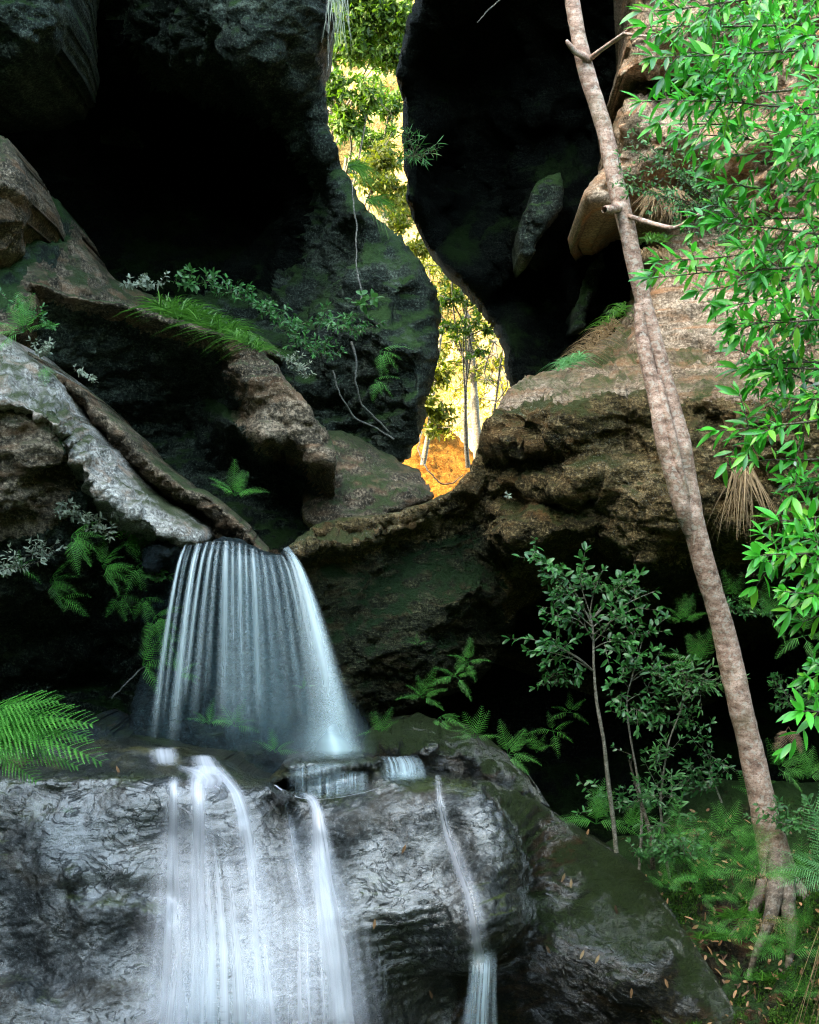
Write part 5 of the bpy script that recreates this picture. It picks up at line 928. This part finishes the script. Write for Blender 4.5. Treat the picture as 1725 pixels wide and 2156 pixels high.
far_tree((800,1100,23), [(780,1100,23),(800,700,23),(810,450,23)], [(790,380,22,50,36),(830,410,22,40,36),(840,470,22,40,30),(880,520,22,36,30),(800,330,22,40,40),(850,440,23,30,30)], 'yellow green tree behind the shoulder of the overhanging cliff', M_leafgold, 640, .12)
far_tree((984,985,21.5), [(986,985,21.5),(982,940,21.5),(980,880,21.5),(980,820,21.5),(984,760,21.5),(990,700,21.5)], [(950,560,21,44,30),(990,600,21,50,34),(1010,640,21,40,34),(950,630,21,40,30),(980,690,21,44,24),(940,690,21,34,24),(1030,690,21,30,24),(1000,740,21,34,18)], 'slender dark trunked tree standing in the bright gap', M_leafgreen, 300, .10, r=(.045,.014))
far_tree((1025,960,22), [(1025,960,22),(1035,900,22),(1045,840,22),(1052,780,22),(1060,730,22)], [(1040,720,22,26,26),(1055,770,22,20,24),(1025,800,22,20,20)], 'thin bare sapling at the right side of the bright gap', M_leafgold, 120, .10, r=(.03,.012))
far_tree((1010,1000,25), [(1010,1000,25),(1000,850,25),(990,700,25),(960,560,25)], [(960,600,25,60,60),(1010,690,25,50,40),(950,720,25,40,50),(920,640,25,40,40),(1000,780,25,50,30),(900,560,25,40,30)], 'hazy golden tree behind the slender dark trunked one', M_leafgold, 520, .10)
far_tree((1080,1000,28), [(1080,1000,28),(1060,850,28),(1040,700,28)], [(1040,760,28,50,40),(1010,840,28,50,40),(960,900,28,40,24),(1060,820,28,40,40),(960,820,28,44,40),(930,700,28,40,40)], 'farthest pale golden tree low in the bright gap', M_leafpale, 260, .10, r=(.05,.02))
far_tree((900,980,24), [(890,980,24),(905,900,24),(915,800,24),(930,700,24)], [(900,860,23.5,40,26),(925,790,23.5,34,30),(890,820,23.5,36,28),(930,870,23.5,30,22),(905,740,23.5,30,26),(915,900,23.5,40,16)], 'yellow leafed bush beside the cliff edge in the bright gap', M_leafgold, 420, .16, r=(.05,.02))

# ---- bank on the right and its moss
rock('ground_bank', [(1250,1830),(1330,1835),(1390,1790),(1430,1740),(1470,1700),(1540,1672),(1640,1665),(2400,1690),(2400,2600),(1500,2600),(1300,1950)],
     Depth([(1240,1780,11.6),(1400,1745,11.9),(1540,1695,12),(1900,1700,11.4),(2300,1700,10),(1300,1850,10.9),(1450,1800,11.1),(1500,1770,11.4),(1600,1800,10.7),(1400,1900,10.5),(1550,1880,10.3),(1700,1850,10.2),(1450,1960,10.1),(1600,1960,9.9),(1650,2020,9.7),(1500,2050,9.8),(1600,2100,9.4),(1700,2000,9.7),(1700,2156,9.0),(1550,2200,9.2),(2300,2100,8.4),(1700,2500,8.3),(2300,2500,7.8)]),
     rock_mat('mossy_bank', (0.014, 0.012, 0.006), (0.035, 0.028, 0.014), (0.09, 0.065, 0.035), moss=(0.02, 0.055, 0.008), moss_lo=0.56, bump=1.0, warm=(0.16, 0.07, 0.03, 0.6)), None, step=4.5, seed=60, amp=0.20, thick=1.5, rim=0.2, fine=0.05, kind='structure', ridge=0.05)
bank = ROCKS['ground_bank']; bm_ = bank.data; nv = len(bm_.vertices); co = np.empty(nv * 3, np.float32); bm_.vertices.foreach_get('co', co); co = co.reshape(-1, 3) + np.array(bank.location)
vx = co[:, 0] / co[:, 1] * VF + 862.5; vy = 1078 - co[:, 2] / co[:, 1] * VF
ok = np.where((vx > 1380) & (vx < 1760) & (vy > 1840) & (vy < 2250) & (vnoise(co * 2.2, 5) + .35 * vnoise(co * 7, 6) > -.1))[0]; pick = RNG.choice(ok, 26000)
fo = Foliage(); fo.add(*scatter(TINY, co[pick] + RNG.normal(0, .015, (26000, 3)), RNG.normal(0, .6, (26000, 3)) + [0, -.5, .9], RNG.normal(0, 1, (26000, 3)), RNG.uniform(.018, .045, 26000), .010))
o = fo.make('moss', M_moss); o['kind'] = 'stuff'

ok2 = np.where((vx > 1290) & (vx < 1760) & (vy > 1700) & (vy < 2250))[0]; pk = RNG.choice(ok2, 900)
fo = Foliage(); fo.add(*scatter(OVAL, co[pk] + [0, -.02, .01], RNG.normal(0, 1, (900, 3)), RNG.normal(0, .5, (900, 3)) + [0, -.6, .8], RNG.uniform(.03, .08, 900), RNG.uniform(.012, .026, 900)))
o = fo.make('leaf_litter', M_litter); o['kind'] = 'stuff'
# ---- fallen leaves on the wet rock
FL = [(245,1612,M_litter,'small red fallen leaf on the upper wet ledge'),(855,1778,M_litter,'pinkish fallen leaf in the middle of the glossy rock'),(905,2085,M_litter,'brown curled leaf hanging low on the glossy rock'),(862,2155,M_litter,'orange fallen leaf at the bottom of the glossy rock'),
      (790,1935,M_litter,'orange brown leaf stuck on the glossy rock face'),(1190,1838,M_straw,'pale straw leaf high on the dark mossy shoulder'),(1203,1850,M_straw,'straw coloured leaf just below the highest on the dark shoulder'),(1230,2000,M_straw,'pale leaf in the middle of the dark shoulder'),
      (1262,2010,M_straw,'pale leaf right of the middle of the dark shoulder'),(1150,1990,M_straw,'leaf at the left side of the dark shoulder, by the lobed edge'),(1330,2080,M_litter,'rusty leaf low on the dark shoulder'),(1295,1905,M_litter,'rusty leaf near the upper rim of the dark shoulder'),(1400,2060,M_litter,'brown leaf beside the mossy bank'),(1240,1745,M_litter,'brown leaf on the upper crest of the shoulder')]
for x, y, m, lab in FL:
    dd = float(S_low(np.array([float(x)]), np.array([float(y)]))[0]) - .012; fo = Foliage(); a = RNG.uniform(-1, 1)
    fo.add(*scatter(LONG, [P(x, y, dd)], [[math.sin(a) * .6, -.1, -1]], [[0, -1, .3]], .075, .022, np.array([RNG.random()]))); o = fo.make('fallen_leaf', m, None, P(x, y, dd).tolist()); props(o, lab, 'leaf', 'leaves fallen on the wet rock')
# ---- members of a kind share a group
G = {'fern': 'ferns growing among the rocks', 'grass_tuft': 'grass tufts on the rocks and the bank', 'sapling': 'saplings in the hollow', 'leafy_plant': 'small leafy plants on the ledges', 'vine': 'vines and roots on the cliff', 'rock_flake': 'rock shelves on the black wall'}
for o in COL.objects:
    k = o.name.split('.')[0]
    if o.parent is None and k in G and 'category' in o: o['group'] = G[k]
